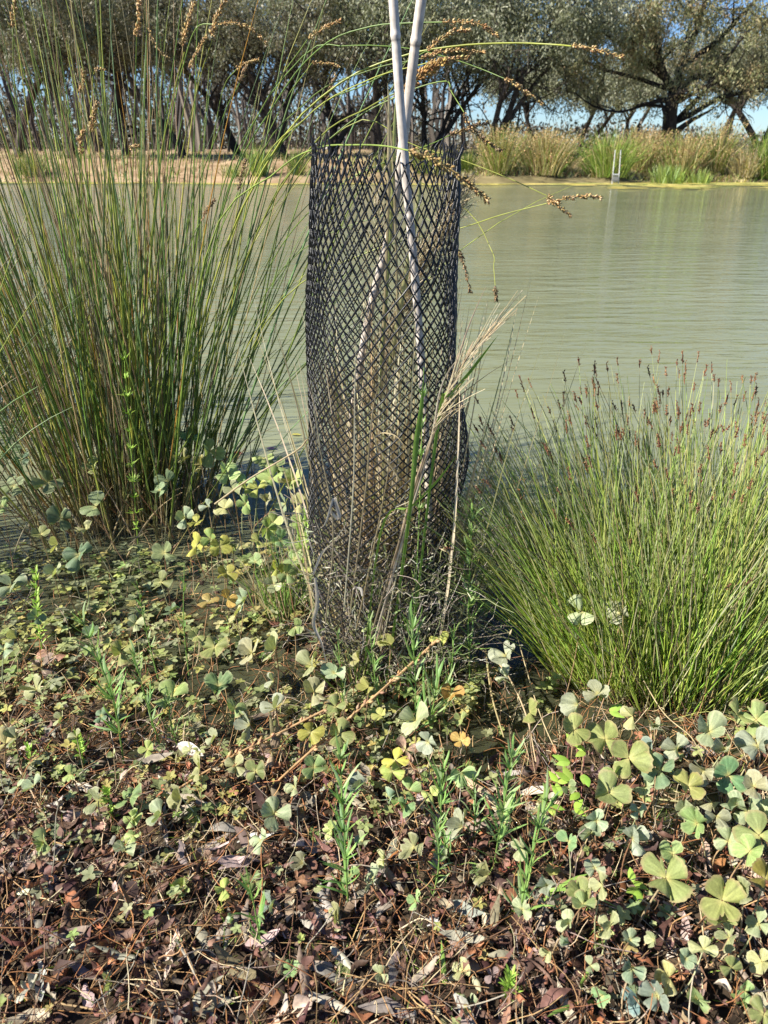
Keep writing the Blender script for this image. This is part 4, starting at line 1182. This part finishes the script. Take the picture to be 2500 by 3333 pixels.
# ------------------------------------------------------------------ clover ferns
rng = np.random.default_rng(107)
TONE = {  # name: (base colour, rim, word, lift)
    'S': ((.30, .32, .22), (.40, .41, .31), "silvery", .9), 'G': ((.24, .33, .12), (.42, .42, .22), "green", .5), 'L': ((.34, .42, .15), (.5, .5, .28), "light green", .5),
    'O': ((.26, .29, .10), (.38, .27, .15), "olive", .45), 'B': ((.17, .22, .105), (.27, .30, .17), "dark bluish", .25), 'Y': ((.36, .38, .09), (.42, .32, .09), "yellow", .3),  # tone B is green leaf darkened, shade painted into its colour
    'A': ((.44, .30, .09), (.42, .22, .07), "orange", .4), 'P': ((.33, .36, .19), (.48, .45, .29), "grey-green", .65), 'C': ((.40, .38, .20), (.48, .44, .30), "cream", .6),
}
FR = """
618 1423 28 G;682 1468 40 L;603 1498 34 P;656 1513 26 P;742 1540 38 L;761 1596 30 P;799 1573 28 L;885 1558 40 G;934 1573 30 P;866 1634 28 S;678 1649 22 S;731 1656 26 P;546 1570 34 B;520 1596 24 B;301 1520 28 L
154 1570 36 B;313 1649 46 B;196 1686 34 B;132 1739 26 B;188 1769 32 P;256 1807 44 B;283 1724 26 P;603 1686 32 P;640 1777 34 Y;686 1754 26 Y;716 1777 28 Y;761 1799 24 P;738 1867 28 Y;535 1799 34 B;181 1867 30 P;640 1701 20 Y
889 1701 30 L;934 1867 30 O;45 1580 34 B;68 1498 26 B;38 1468 24 B;8 1649 24 G;36 1908 40 P;54 2077 30 P;12 2115 34 P;120 2246 44 P;18 2421 46 C;54 2403 34 P;320 2608 46 P;422 2596 42 G
392 2125 36 O;560 2270 50 G;699 2105 42 O;820 2125 44 S;898 2113 48 P;711 2234 46 G;892 2216 28 S;898 2306 42 S;814 2360 40 S;765 2306 34 O;832 2511 34 O;651 2499 42 P;590 2596 46 P;525 2650 46 P
892 2650 50 P;766 2493 32 P;741 1950 26 A;796 1957 40 P;766 2005 30 P;681 1957 28 A;524 1896 30 B;434 2662 24 L;434 2720 22 L;1012 2166 50 P;1180 1976 32 L;1207 2025 32 L;1272 2100 42 O;1088 2190 40 P
1022 2253 46 C;1012 2383 32 Y;1201 2236 32 O;1104 2388 42 O;1353 2345 56 P;1394 2415 34 S;1467 2263 36 A;1288 2475 36 Y;1277 2513 34 Y;1267 2600 34 P;1331 2573 32 G;1315 2627 32 G;1646 2133 44 S;1652 2204 34 S
1430 2080 26 Y;1022 2497 36 G;1174 2560 40 S;1500 2410 26 A;1093 2301 30 O;1500 2513 36 L;1407 2589 26 L;1724 2319 40 O;1883 2295 48 S;1946 2261 44 S;1869 2377 46 O;1970 2406 60 O;2047 2468 64 O;2124 2449 50 S
2206 2439 42 S;2308 2381 62 P;2462 2343 56 O;2467 2430 58 S;1980 2579 62 O;2009 2530 52 G;2148 2507 52 B;2288 2507 44 S;2370 2526 54 G;2452 2560 44 S;2317 2613 36 S;2332 2656 38 S;2269 2680 54 G;2057 2729 52 S
1922 2714 34 P;1941 2671 34 P;2370 2738 40 P;2433 2642 40 P;2471 2719 68 O;2168 2859 88 O;2351 2931 74 O;1936 2825 28 C;1893 2917 48 O;1782 2883 40 S;2056 3151 42 P;2177 3181 42 P;2079 3249 46 S;2139 3241 46 S
2267 3249 44 O;2425 3226 26 G;2486 3301 40 O;1898 2945 34 O;1853 3008 36 P;1988 3015 36 P;1785 3098 24 P;1853 3068 26 P;1921 3143 24 P;1506 3158 30 P;1506 2691 50 S;1348 2759 44 P;1355 2932 26 G
1589 2849 42 P;2470 3008 40 P;2373 3053 36 P;143 2741 36 O;407 2771 38 P;430 2666 26 L;851 2734 34 P;595 2884 36 G;731 2892 30 Y;889 2945 40 S;1100 2982 42 P;362 3193 32 P;422 3281 34 S;475 3284 28 P;1213 2862 34 P
987 2809 32 S;829 2869 30 G;595 3065 22 P;949 3156 22 G;761 2990 20 P;1895 1990 44 P;2020 1995 40 S;1580 1990 26 G;1500 1780 34 Y;1455 1830 38 Y;1530 3270 30 P;2230 3120 30 P;2050 3060 28 P;1700 2960 28 P;2420 2900 40 P
860 1490 30 L;900 1520 34 G;960 1560 32 L;840 1590 28 L;980 1640 30 P;870 1720 28 G;910 1760 32 L;985 1700 34 G;800 1590 26 G;830 1830 26 O;985 1860 28 L;890 1900 26 P
2400 2330 46 O;2130 2360 40 S;2060 2330 34 P;2360 2440 44 S;2240 2560 46 O;2100 2560 42 P;2400 2620 44 P;2230 2640 38 P;2490 2860 50 O;1960 2880 36 P;2440 2770 44 G;2360 3000 44 O;1850 2740 32 G
2130 3060 26 P;2290 3090 34 P;2380 3150 30 O;2480 3130 36 P;1960 3240 26 G;1780 2650 30 P;1700 2760 34 P;1640 2640 26 L;1180 2740 26 P;1080 2700 26 L;960 2560 28 P;700 2400 26 C;620 2440 22 P;480 2440 24 G
250 2400 22 P;330 2330 22 B;200 2340 22 P;110 2560 28 P;230 2520 22 G;60 2560 22 P;370 2460 18 C;1250 2800 28 P;1140 2850 26 G;1050 2890 22 P;1440 2780 26 P;300 2060 26 B;440 2030 22 P;560 1990 24 B;120 2010 22 B;640 2070 22 O
2480 2640 44 P;2190 2780 34 G;2080 2640 24 P;1850 2560 24 L;1500 2340 22 O;1240 2330 24 O;1170 2150 24 P;960 2040 26 G;990 1770 30 L;960 1820 32 O;900 1850 28 Y;930 1640 30 P;800 1640 26 G;840 1760 24 O;1640 3180 26 P;1240 3170 24 P
"""
fr = []
for tok in FR.replace("\n", ";").split(";"):
    if tok.strip():
        u, v, r_, t_ = tok.split(); fr.append((float(u), float(v), float(r_), t_))


def region(u, v):
    if u < 480 and v < 1560: return "at the left foot of the tall sedge"
    if u < 960 and v < 1620: return "at the right foot of the tall sedge"
    if u < 480 and v < 1960: return "in the shade below the tall sedge"
    if u < 960 and v < 1900: return "between the tall sedge and the guard"
    if u < 420 and v < 2300: return "near the left edge at mid height"
    if u < 960 and v < 2300: return "in shallows left of the guard"
    if u < 420 and v < 2700: return "at left below the narrow herbs"
    if u < 960 and v < 2700: return "beside the slanting tan stalks"
    if u < 1000 and v < 3000: return "on the litter at lower left"
    if u < 1000: return "near the bottom edge at left"
    if u < 1700 and v < 1900: return "against the right side of the guard"
    if u < 1550 and v < 2280: return "in front of the guard foot"
    if u >= 1700 and v < 2100: return "against the middle of the bright rush"
    if u >= 1560 and u < 1700 and v < 2280: return "over dark water"
    if u < 1650 and v < 2560: return "just below the guard foot"
    if u < 1700 and v < 2800: return "among the herbs at lower centre"
    if u < 1700: return "near the bottom edge at centre"
    if v < 2420: return "along the foot of the bright rush"
    if v < 2560: return "below the foot of the bright rush"
    if v < 2800: return "over the dark pool at right"
    if v < 3020: return "at lower right"
    return "near the bottom edge at right"


ORD = ["first", "second", "third", "fourth", "fifth", "sixth", "seventh", "eighth", "ninth", "tenth", "eleventh", "twelfth"]
labs = {}
keys = {}
for i, (u, v, r_, t_) in enumerate(fr):
    keys.setdefault((TONE[t_][2], region(u, v)), []).append(i)
for (tone, reg), ii in keys.items():
    ii.sort(key=lambda i: fr[i][0])
    for j, i in enumerate(ii):
        w_ = "frond" if len(ii) > 1 else "clover fern frond"
        if len(ii) == 1: labs[i] = f"{tone} clover fern frond {reg}"
        elif len(ii) == 2: labs[i] = f"{tone} clover fern {reg}, {'left' if j == 0 else 'right'} one of two"
        else: labs[i] = f"{tone} clover fern {reg}, {'leftmost' if j == 0 else 'rightmost' if j == len(ii) - 1 else ORD[j] + ' from left'}"


def leaflet(Rl, half, cup, base, rim, bite=0):
    S, T_ = 15, 6
    s = np.linspace(-1, 1, S); t = np.linspace(0, 1, T_) ** .8
    SS, TT = np.meshgrid(s, t)
    edge = 1 - .30 * np.abs(SS) ** 2.6 - (.35 * np.exp(-((SS - rng.uniform(-1, 1)) / .16) ** 2) if rng.random() < .13 else 0) + .02 * rng.normal(size=SS.shape) * (TT > .95)
    phi = SS * half * (1 - .12 * TT)
    rr = Rl * edge * (.04 + .96 * TT)
    X = rr * np.sin(phi); Y = rr * np.cos(phi)
    Z = cup * Rl * (TT ** 2 * .35 + SS ** 2 * TT * .30) + Rl * .02 * rng.normal(size=SS.shape) * TT
    V = np.stack([X, Y, Z], -1).reshape(-1, 3)
    i = np.arange(T_ - 1)[:, None] * S + np.arange(S - 1)[None]
    q = np.stack([i, i + 1, i + S + 1, i + S], -1).reshape(-1, 4)
    f = TT.reshape(-1, 1); sv = np.abs(SS).reshape(-1, 1)
    c = np.array(base) * (1 + .10 * rng.normal(size=(len(V), 1)))
    c = c * (1 + np.tile(rng.normal(size=(1, S)) * .10, (T_, 1)).reshape(-1, 1))
    core = np.clip(1 - f * 3.2, 0, 1); c = c * (1 - core) + np.array([.46, .42, .16]) * core
    ed = np.clip((f - .86) * 6, 0, 1) * .7; c = c * (1 - ed) + np.array(rim) * ed
    return V, q, np.clip(c, .01, .9)


def frond(u, v, Rpx, tone, label, z=None, dead=False, group="clover fern fronds"):
    if z is None:
        z = np.interp(v, [1400, 1700, 2000, 2400, 2800, 3333], [.30, .24, .17, .13, .09, .05]) + rng.normal() * .012
        if u > 1680: z = np.interp(v, [1950, 2300, 2700, 2900, 3333], [.32, .22, .16, .18, .08]) + rng.normal() * .015 + (.02 if Rpx > 60 else 0)
    if dead: z = rng.uniform(.03, .055)
    p = PZ(u, v, z); dp = depth(p); Rl = Rpx * dp / FPX * (np.interp(Rpx, [20, 60, 90], [1.38, 1.14, 1.1]) if not dead else 1.25)
    bx, by = p[0] + rng.normal() * .025, p[1] + rng.normal() * .02 + .01
    g0 = np.array([bx, by, float(gz(bx, by)) - .01])
    o = thing("clover_fern" if not dead else "withered_fern", g0, label, "clover fern" if not dead else "dead frond", group)
    base, rim, word, lift = TONE[tone] if not dead else (dead, tuple(np.array(dead) * 1.3), "", 1.0)
    base = tuple(np.clip(np.minimum(np.array(base), [1, 1, .24]) * (1 + (.17 if Rpx < 60 else .06) * rng.normal()) * (1 + (1 if Rpx < 60 else .4) * np.array([.10, 0, -.12]) * rng.normal()), .03, .6))
    # stalk
    P = spline([g0, (g0 * .5 + p * .5) + [rng.normal() * .006, rng.normal() * .006, 0], p], 9)
    m = MB(); V, q = tubes(P[None], (np.linspace(1.15, .8, 9) * .0009 * (1 + Rpx / 70))[None], 5); m.add(V, q, c=pick([(.34, .22, .12), (.42, .31, .18), (.30, .17, .09), (.36, .36, .2)], 1)[0]); m.build("stalk", M_STALK, o, loc=g0)
    toc = unit(np.array([0, 0, CAMZ]) - p)
    nrm = unit(np.array([-.15, 0, .75]) + toc * rng.uniform(.2, 1.0) + rng.normal(size=3) * .38)
    if lift > .6 and not dead: nrm = unit(np.array([-.5 + rng.normal() * .4, -.2, .6]) + rng.normal(size=3) * .2)
    ax = unit(np.cross(nrm, rng.normal(size=3))); ay = np.cross(nrm, ax)
    if Rpx >= 60: nrm = unit(np.array([-.1, 0, .7]) + toc * 1.1 + rng.normal(size=3) * .12)
    ax = unit(np.cross(nrm, rng.normal(size=3))); ay = np.cross(nrm, ax)
    rot0 = rng.uniform(0, 6.28); skip = rng.integers(0, 4) if (rng.random() < .16 and Rpx < 55) else -1
    for k in range(4):
        if k == skip: continue
        a = rot0 + k * np.pi / 2 + rng.normal() * .14
        lf = lift * rng.uniform(.3, 1.4) + (.7 if rng.random() < .25 else 0)
        if dead: lf = rng.uniform(-.6, 1.1)
        V, q, c = leaflet(Rl * rng.uniform(.88, 1.08), R(43) if not dead else R(32), rng.uniform(-.1, .8) if not dead else rng.uniform(-.8, 1.2), base, rim)
        yd = ax * math.cos(a) + ay * math.sin(a); xd = -ax * math.sin(a) + ay * math.cos(a)
        yd2 = yd * math.cos(lf) + nrm * math.sin(lf); nz = -yd * math.sin(lf) + nrm * math.cos(lf)
        roll = rng.normal() * .18; xd2 = xd * math.cos(roll) + nz * math.sin(roll); nz2 = np.cross(xd2, yd2)
        m = MB(); m.add(p + V[:, :1] * xd2 + V[:, 1:2] * yd2 + V[:, 2:] * nz2, q, c=c)
        m.build("leaflet", M_LEAF if not dead else M_DEAD, o, loc=g0)
    return o


for i, (u, v, r_, t_) in enumerate(fr):
    frond(u, v, r_, t_, labs[i])
DEADP = [(354, 2854), (264, 2967), (663, 2801), (987, 2636), (723, 2636), (520, 2711), (490, 3058), (520, 3163), (701, 3156), (633, 3238), (791, 3148), (836, 3216), (1221, 3027), (60, 2764), (1078, 2771), (1551, 2902), (1544, 3000),
         (1288, 3023), (1642, 3098), (1340, 3188), (1777, 3023), (2380, 3264), (133, 2174), (500, 2530), (170, 2130), (886, 2451), (1320, 2440), (360, 3090), (200, 3200), (1130, 3130), (950, 3050), (420, 2920), (1480, 3080), (1180, 3250), (620, 3000), (90, 2990), (870, 3290), (1390, 2850), (300, 2680), (1720, 3200)]
rows = {}
for i, (u, v) in enumerate(DEADP):
    k = ("in the far left litter" if u < 300 else "in the left litter" if u < 620 else "in the litter left of centre" if u < 960 else "in the litter below the guard" if u < 1400 else "in the litter right of centre") + (", upper" if v < 2700 else ", middle" if v < 3020 else ", bottom")
    rows.setdefault(k, []).append(i)
for k, ii in rows.items():
    ii.sort(key=lambda i: DEADP[i][0])
    for j, i in enumerate(ii):
        a, b_ = k.split(", ")
        pos = "only one there" if len(ii) == 1 else ("left of two" if j == 0 else "right of two") if len(ii) == 2 else ("leftmost" if j == 0 else "rightmost" if j == len(ii) - 1 else ORD[j] + " from left")
        u, v = DEADP[i]
        frond(u, v, rng.uniform(34, 52), 'S', f"brown withered clover fern {a}, {b_} row, {pos}", dead=tuple(pick([(.20, .12, .09), (.28, .14, .08), (.15, .09, .075), (.26, .19, .14)], 1)[0]), group="withered brown fronds")

# ------------------------------------------------------------------ upright narrow-leaved herbs
rng = np.random.default_rng(108)


def herb(top, bot, label, n=34, leaf=.045, wid=.0016, pal=((.18, .32, .09), (.24, .38, .10), (.28, .38, .17)), y=None, name="narrow_leaf_herb", up=.9, group="narrow-leaved herbs"):
    n = int(n * 1.35); wid = wid * 1.35; leaf = leaf * 1.15
    pb = PZ(bot[0], bot[1], .0) if y is None else PY(bot[0], bot[1], y)
    pb[2] = min(pb[2], float(gz(pb[0], pb[1])) + .02)
    pt = PY(top[0], top[1], pb[1] - .01 if y is None else y)
    P = spline([pb, pb * .5 + pt * .5 + [rng.normal() * .006, 0, 0], pt], 14)
    o = thing(name, pb, label, "herb", group)
    m = MB(); V, q = tubes(P[None], (np.linspace(1.5, .6, 14) * .0013)[None], 5); m.add(V, q, c=pal[1]); m.build("stem", M_HERB, o, loc=pb)
    H = np.linalg.norm(pt - pb)
    t = rng.uniform(.12, 1, n) ** .8; i = np.minimum((t * 13).astype(int), 12); B = P[i]
    a = rng.random(n) * 6.28
    d = unit(np.stack([np.cos(a), np.sin(a), up + .9 * t + rng.normal(size=n) * .2], 1))
    L = leaf * rng.uniform(.5, 1.25, n) * (1.1 - .35 * t)
    Q = curve(B, d, L, 7, rng.uniform(-.3, .35, n), wig=.03)
    side = unit(np.cross(d, [0, 0, 1]))
    V, q = ribbons(Q, wid * rng.uniform(.7, 1.2, (n, 1)) * np.array([.5, .9, 1, 1, .85, .6, .08]), side, .3)
    m = MB(); m.add(V, q, c=rep(pick(pal, n, None, .12), 21)); m.build("leaves", M_HERB, o, loc=pb)


BRT = ((.30, .46, .07), (.36, .52, .10), (.24, .38, .06))
HB = [((255, 1990), (405, 2490), "tall narrow-leaved herb standing at left before the shaded water", 40, .06, .0019, None),
      ((445, 1890), (520, 2230), "slim herb with a closed tip left of centre in the shallow water", 16, .035, .0015, None),
      ((600, 1835), (615, 2200), "single slender herb with a bare stem between sedge and guard", 12, .035, .0014, None),
      ((430, 2110), (525, 2440), "leaning narrow-leaved herb behind the round green frond at left", 26, .045, .0016, None),
      ((545, 2250), (585, 2450), "short herb growing up through the green frond at left", 20, .03, .0012, None),
      ((1540, 1640), (1530, 2230), "tallest narrow-leaved herb, right of the guard before the rush", 56, .055, .0020, None),
      ((1340, 2010), (1350, 2420), "grey-green herb in front of the guard's right foot", 34, .06, .0022, None),
      ((1425, 2200), (1385, 2370), "broad-bladed herb right of the silvery frond below the guard", 16, .09, .0026, None),
      ((1105, 2420), (1135, 2990), "tall feathery herb in the litter below the guard, left of the others", 54, .05, .0015, None),
      ((1445, 2440), (1475, 2870), "feathery herb at lower centre, second from left", 44, .05, .0015, None),
      ((1672, 2430), (1600, 2860), "feathery herb with long leaves at lower centre, behind the leaning one", 44, .055, .0017, None),
      ((1790, 2560), (1670, 3080), "leaning feathery herb at lower right with two long arching blades", 44, .05, .0016, None),
      ((1540, 2520), (1535, 2780), "short feathery herb between the taller ones at lower centre", 28, .04, .0014, None),
      ((800, 2820), (860, 3150), "small forked herb in the litter at lower left of centre", 18, .045, .0016, None),
      ((1380, 1195), (1345, 1720), "young leafy herb growing up inside the guard beside the stake", 60, .03, .0013, 1.40),
      ((1200, 2000), (1240, 2330), "thin herb before the guard's middle with bright leaves", 24, .04, .0013, None),
      ((1100, 2050), (1120, 2330), "thin herb at the guard's left front foot", 22, .035, .0012, None),
      ((1480, 2030), (1440, 2330), "thin herb at the guard's right front foot", 22, .035, .0013, None),
      ((1420, 2660), (1400, 2960), "low grey feathery herb under the taller lower centre herbs", 26, .03, .0013, None)]
for top, bot, lab, n, lf, wd, yy in HB:
    herb(top, bot, lab, n, lf, wd, y=yy)
herb((400, 1110), (405, 1560), "bright green bushy herb in front of the tall sedge", 90, .028, .0018, BRT, y=2.12, name="leafy_herb", up=.2, group="bright leafy herbs")
herb((115, 1840), (140, 2140), "bright yellow-green lacy herb near the left edge", 70, .022, .0020, BRT, name="leafy_herb", up=.2, group="bright leafy herbs")
herb((250, 2380), (275, 2520), "small bright green herb beside the large pale leaf", 26, .018, .0026, BRT, name="leafy_herb", up=.2, group="bright leafy herbs")
herb((90, 2430), (130, 2510), "small bright green herb just left of another like it", 18, .018, .0024, BRT, name="leafy_herb", up=.2, group="bright leafy herbs")
herb((1665, 3170), (1660, 3300), "bright feathery green sprig at the bottom edge", 60, .02, .0014, BRT, name="leafy_herb", up=.5, group="bright leafy herbs")
herb((560, 2880), (575, 2960), "small spiky yellow-green sprig beside a frond at lower left", 40, .015, .0012, BRT, name="leafy_herb", up=.4, group="bright leafy herbs")
herb((350, 2560), (370, 2700), "small leafy sprig left of the slanting stalks", 16, .02, .0030, BRT, name="leafy_herb", up=.3, group="bright leafy herbs")
herb((1000, 1690), (960, 1990), "bright fresh grass-like herb against the guard's left side", 14, .10, .0022, BRT, name="leafy_herb", up=1.2, group="bright leafy herbs")
# long arching blades of the leaning herb
for lab, pts, w_ in (("long green blade arching right and down from the leaning herb", [(1690, 3030), (1730, 2930), (1800, 2897), (1900, 2905), (2015, 2955)], .0034),
                     ("green blade rising right above the arching one", [(1690, 3040), (1760, 2940), (1850, 2870), (1930, 2840)], .0034),
                     ("broad green blade standing alone at the bottom centre", [(1450, 3300), (1447, 3200), (1443, 3130), (1436, 3060)], .0040),
                     ("short green blade leaning right at the bottom right of centre", [(1880, 3240), (1900, 3190), (1930, 3140)], .0034),
                     ("long green blade lying almost flat above the bottom edge", [(2010, 3255), (1920, 3262), (1830, 3285), (1780, 3310)], .0034)):
    W_ = [PZ(u, v, z_) for (u, v), z_ in zip(pts, np.interp(np.linspace(0, 1, len(pts)), [0, .5, 1], [.02, .08, .09]))]
    P = spline(W_, 24); o = thing("wide_grass", W_[0], lab, "grass blade", "loose green grass blades")
    mb = MB(); V, q = ribbons(P[None], (w_ * np.interp(np.linspace(0, 1, 24), [0, .5, .8, 1], [.5, 1, .7, .03]))[None], unit(np.array([[.4, 1., .3]])) if abs(pts[0][0] - pts[-1][0]) > 80 else np.array([[1., .1, 0]]), .35)
    mb.add(V, q, c=(.24, .38, .08)); mb.build("blade", M_HERB, o, loc=W_[0])

# broad-leaved bright herb at the foot of the rush
pb = PZ(1865, 2640, 0)
o = thing("broadleaf_herb", pb, "herb with oval lime green leaves below the left foot of the rush", "herb")
mb = MB()
for (u, v), z_ in (((1985, 2315), .2), ((1880, 2430), .17), ((1905, 2445), .16), ((1855, 2480), .15), ((1900, 2520), .13), ((1860, 2540), .12), ((1815, 2545), .11), ((1885, 2580), .1), ((1825, 2590), .09), ((1790, 2620), .08), ((1870, 2630), .07), ((2060, 2870), .08), ((2075, 2890), .08)):
    p = PZ(u, v, z_); 
    for k in range(2):
        a = rng.random() * 6.28; d = unit(np.array([[math.cos(a), math.sin(a), .3]])); L_ = rng.uniform(.022, .032)
        Q = curve(p[None], d, np.array([L_]), 7, .3); V, q = ribbons(Q, np.array([[.15, .7, 1, 1, .85, .5, .05]]) * L_ * .30, unit(np.cross(d, [0, 0, 1])), .25); mb.add(V, q, c=pick(BRT, 1)[0])
mb.build("leaves", M_HERB, o, loc=pb)
mb = MB()
for du in (-30, 0, 25):
    V, q = tubes(spline([PZ(1865 + du, 2660, 0), PZ(1870 + du, 2540, .08), PZ(1880 + du, 2430, .16)], 10)[None], np.full((1, 10), .0012), 5); mb.add(V, q, c=(.28, .12, .10))
mb.build("stems", M_STALK, o, loc=pb)


# ------------------------------------------------------------------ single leaves, burrs, flower
def one_leaf(name, label, cat, u, v, z, L_, W_, ang, tilt, col, curl=.15, group=None):
    p = PZ(u, v, z); s = 12
    d = np.array([math.cos(ang), math.sin(ang), 0]); sd_ = unit(np.array([-math.sin(ang), math.cos(ang), tilt]))
    nr = np.cross(d, sd_); t = np.linspace(0, 1, s)
    P = p + d * (t[:, None] - .5) * L_ + nr * (curl * L_ * 4 * (t[:, None] - .5) ** 2)
    wv = W_ * np.sin(np.pi * t ** .8) ** .8 + .0003
    V, q = ribbons(P[None], wv[None], sd_[None], .25)
    mb = MB(); mb.add(V, q, c=np.array(col) * .72 * (1 + .12 * rng.normal(size=(len(V), 1)))); o = mb.build(name, M_DEAD, loc=p)
    return tag(o, label, cat, group)


LV = [(620, 2440, .06, .075, .013, -.5, .35, (.62, .58, .52), "large pale curved gum leaf on the litter at left"),
      (500, 2470, .05, .085, .010, .35, .2, (.40, .34, .27), "long grey-brown gum leaf just below the pale one at left"),
      (1210, 3010, .03, .09, .013, 1.2, .1, (.50, .46, .41), "broad grey gum leaf under the withered frond below the guard"),
      (980, 3020, .03, .11, .016, -.3, .2, (.52, .48, .44), "wide pale papery leaf below the double silvery frond"),
      (680, 2760, .04, .10, .010, .7, .1, (.44, .38, .33), "grey gum leaf slanting up beside the lower end of the stalks"),
      (280, 2840, .03, .12, .010, .25, .1, (.44, .39, .32), "long grey gum leaf lying at the left"),
      (170, 2790, .04, .06, .018, 1.3, .4, (.54, .50, .44), "pale torn leaf beneath the olive frond at left"),
      (560, 3180, .03, .07, .013, 1.4, .1, (.50, .46, .42), "upright pale leaf between brown fronds near the bottom"),
      (750, 3230, .03, .08, .014, 1.0, .1, (.46, .42, .38), "grey leaf behind the bottom brown fronds"),
      (860, 2330, .0, .09, .010, .4, .1, (.24, .18, .13), "dark brown wood chip in the water left of the guard foot"),
      (1030, 3200, .03, .06, .016, .2, .2, (.56, .51, .46), "pale leaf lying near the bottom left of centre"),
      (1310, 3130, .03, .07, .014, 1.3, .1, (.42, .38, .34), "grey gum leaf near the bottom centre"),
      (1450, 3060, .03, .07, .013, .9, .1, (.46, .40, .34), "tan gum leaf near the lone green blade"),
      (1900, 3020, .03, .06, .012, .5, .1, (.50, .45, .38), "tan leaf among small fronds at lower right"),
      (40, 3320, .03, .06, .014, .3, .1, (.55, .50, .44), "pale leaf in the bottom left corner"),
      (1080, 2430, .03, .04, .010, 1.2, .2, (.5, .42, .33), "tan curled leaf under the folded olive frond")]
for u, v, z, L_, W_, a, tl, c, lab in LV:
    one_leaf("fallen_leaf", lab, "fallen leaf", u, v, z, L_, W_, a, tl, c, rng.uniform(.0, .15), "large fallen leaves")
for u, v, c, lab in ((775, 1475, (.30, .04, .04), "dark red leaf floating left of the guard"), (885, 1460, (.10, .07, .12), "purple-black leaf floating nearest the guard's left side"), (740, 1492, (.5, .36, .1), "yellow leaf floating left of the red one"),
                     (965, 1415, (.48, .44, .10), "yellow leaf floating against the guard's left edge"), (940, 1500, (.06, .05, .09), "dark leaf floating beside the guard below the yellow one")):
    one_leaf("floating_leaf", lab, "floating leaf", u, v, .004, .05, .012, rng.uniform(-.3, .3), 0, c, .0, "leaves floating on the pond")


def burr(u, v, z, r_, col, label):
    p = PZ(u, v, z); mb = MB()
    o = thing("burr", p, label, "seed burr", "spiky seed burrs")
    n = 70; d = unit(rng.normal(size=(n, 3)))
    P = np.stack([p + d * r_ * .2, p + d * r_ * .7, p + d * r_ * rng.uniform(.9, 1.2, (n, 1))], 1)
    V, q = tubes(P, np.tile([r_ * .16, r_ * .10, r_ * .015], (n, 1)), 4); mb.add(V, q, c=rep(pick([col], n, None, .2), 12)); mb.build("spikes", M_DRY, o, loc=p)
    g_ = np.array([p[0] + .008, p[1] + .01, float(gz(p[0], p[1])) - .005]); mb = MB(); V, q = tubes(spline([g_, (g_ + p) / 2 + [.003, 0, 0], p], 8)[None], np.full((1, 8), .0011), 5); mb.add(V, q, c=(.36, .40, .12)); mb.build("stalk", M_HERB, o, loc=p)


for u, v, z, r_, c, lab in ((412, 2362, .04, .009, (.55, .42, .22), "tan spiky burr beside the large pale leaf"), (518, 2918, .06, .008, (.55, .45, .16), "yellowish burr on a stalk left of the spiky sprig"), (715, 2960, .07, .007, (.52, .50, .14), "yellow-green burr on an upright stalk at lower left"),
                            (420, 2982, .05, .007, (.60, .38, .10), "orange burr on a green stalk at lower left"), (60, 3088, .03, .010, (.55, .35, .14), "large tan burr near the left edge"), (750, 3102, .03, .011, (.56, .42, .22), "large tan burr among brown fronds at the bottom"),
                            (645, 2330, .05, .006, (.6, .55, .25), "small pale burr on a stalk beside the round green frond"), (895, 3095, .03, .009, (.52, .38, .2), "tan burr right of the large one at the bottom"), (1375, 2625, .09, .006, (.66, .58, .42), "cream bud on a thick stalk below the guard"),
                            (1370, 2625, .09, .006, (.66, .58, .42), None)):
    if lab: burr(u, v, z, r_, c, lab)
p = PZ(1410, 3002, .06); o = thing("small_flower", p, "small white daisy-like flower in the litter at bottom centre", "flower")
mb = MB(); k = 12; a = np.arange(k) * 6.283 / k
d = unit(np.stack([np.cos(a), np.sin(a), np.full(k, .5) + rng.normal(size=k) * .2], 1)); Q = curve(np.tile(p, (k, 1)), d, np.full(k, .011), 4, .2)
V, q = ribbons(Q, np.tile([.0008, .002, .002, .0008], (k, 1)), unit(np.cross(d, [0, 0, 1])), .2); mb.add(V, q, c=(.78, .74, .70)); mb.build("petals", M_DRY, o, loc=p)
g_ = np.array([p[0], p[1] + .01, float(gz(p[0], p[1])) - .005]); mb = MB(); V, q = tubes(spline([g_, (g_ + p) / 2 + [.003, 0, 0], p], 8)[None], np.full((1, 8), .001), 5); mb.add(V, q, c=(.4, .3, .2)); mb.build("stalk", M_STALK, o, loc=p)
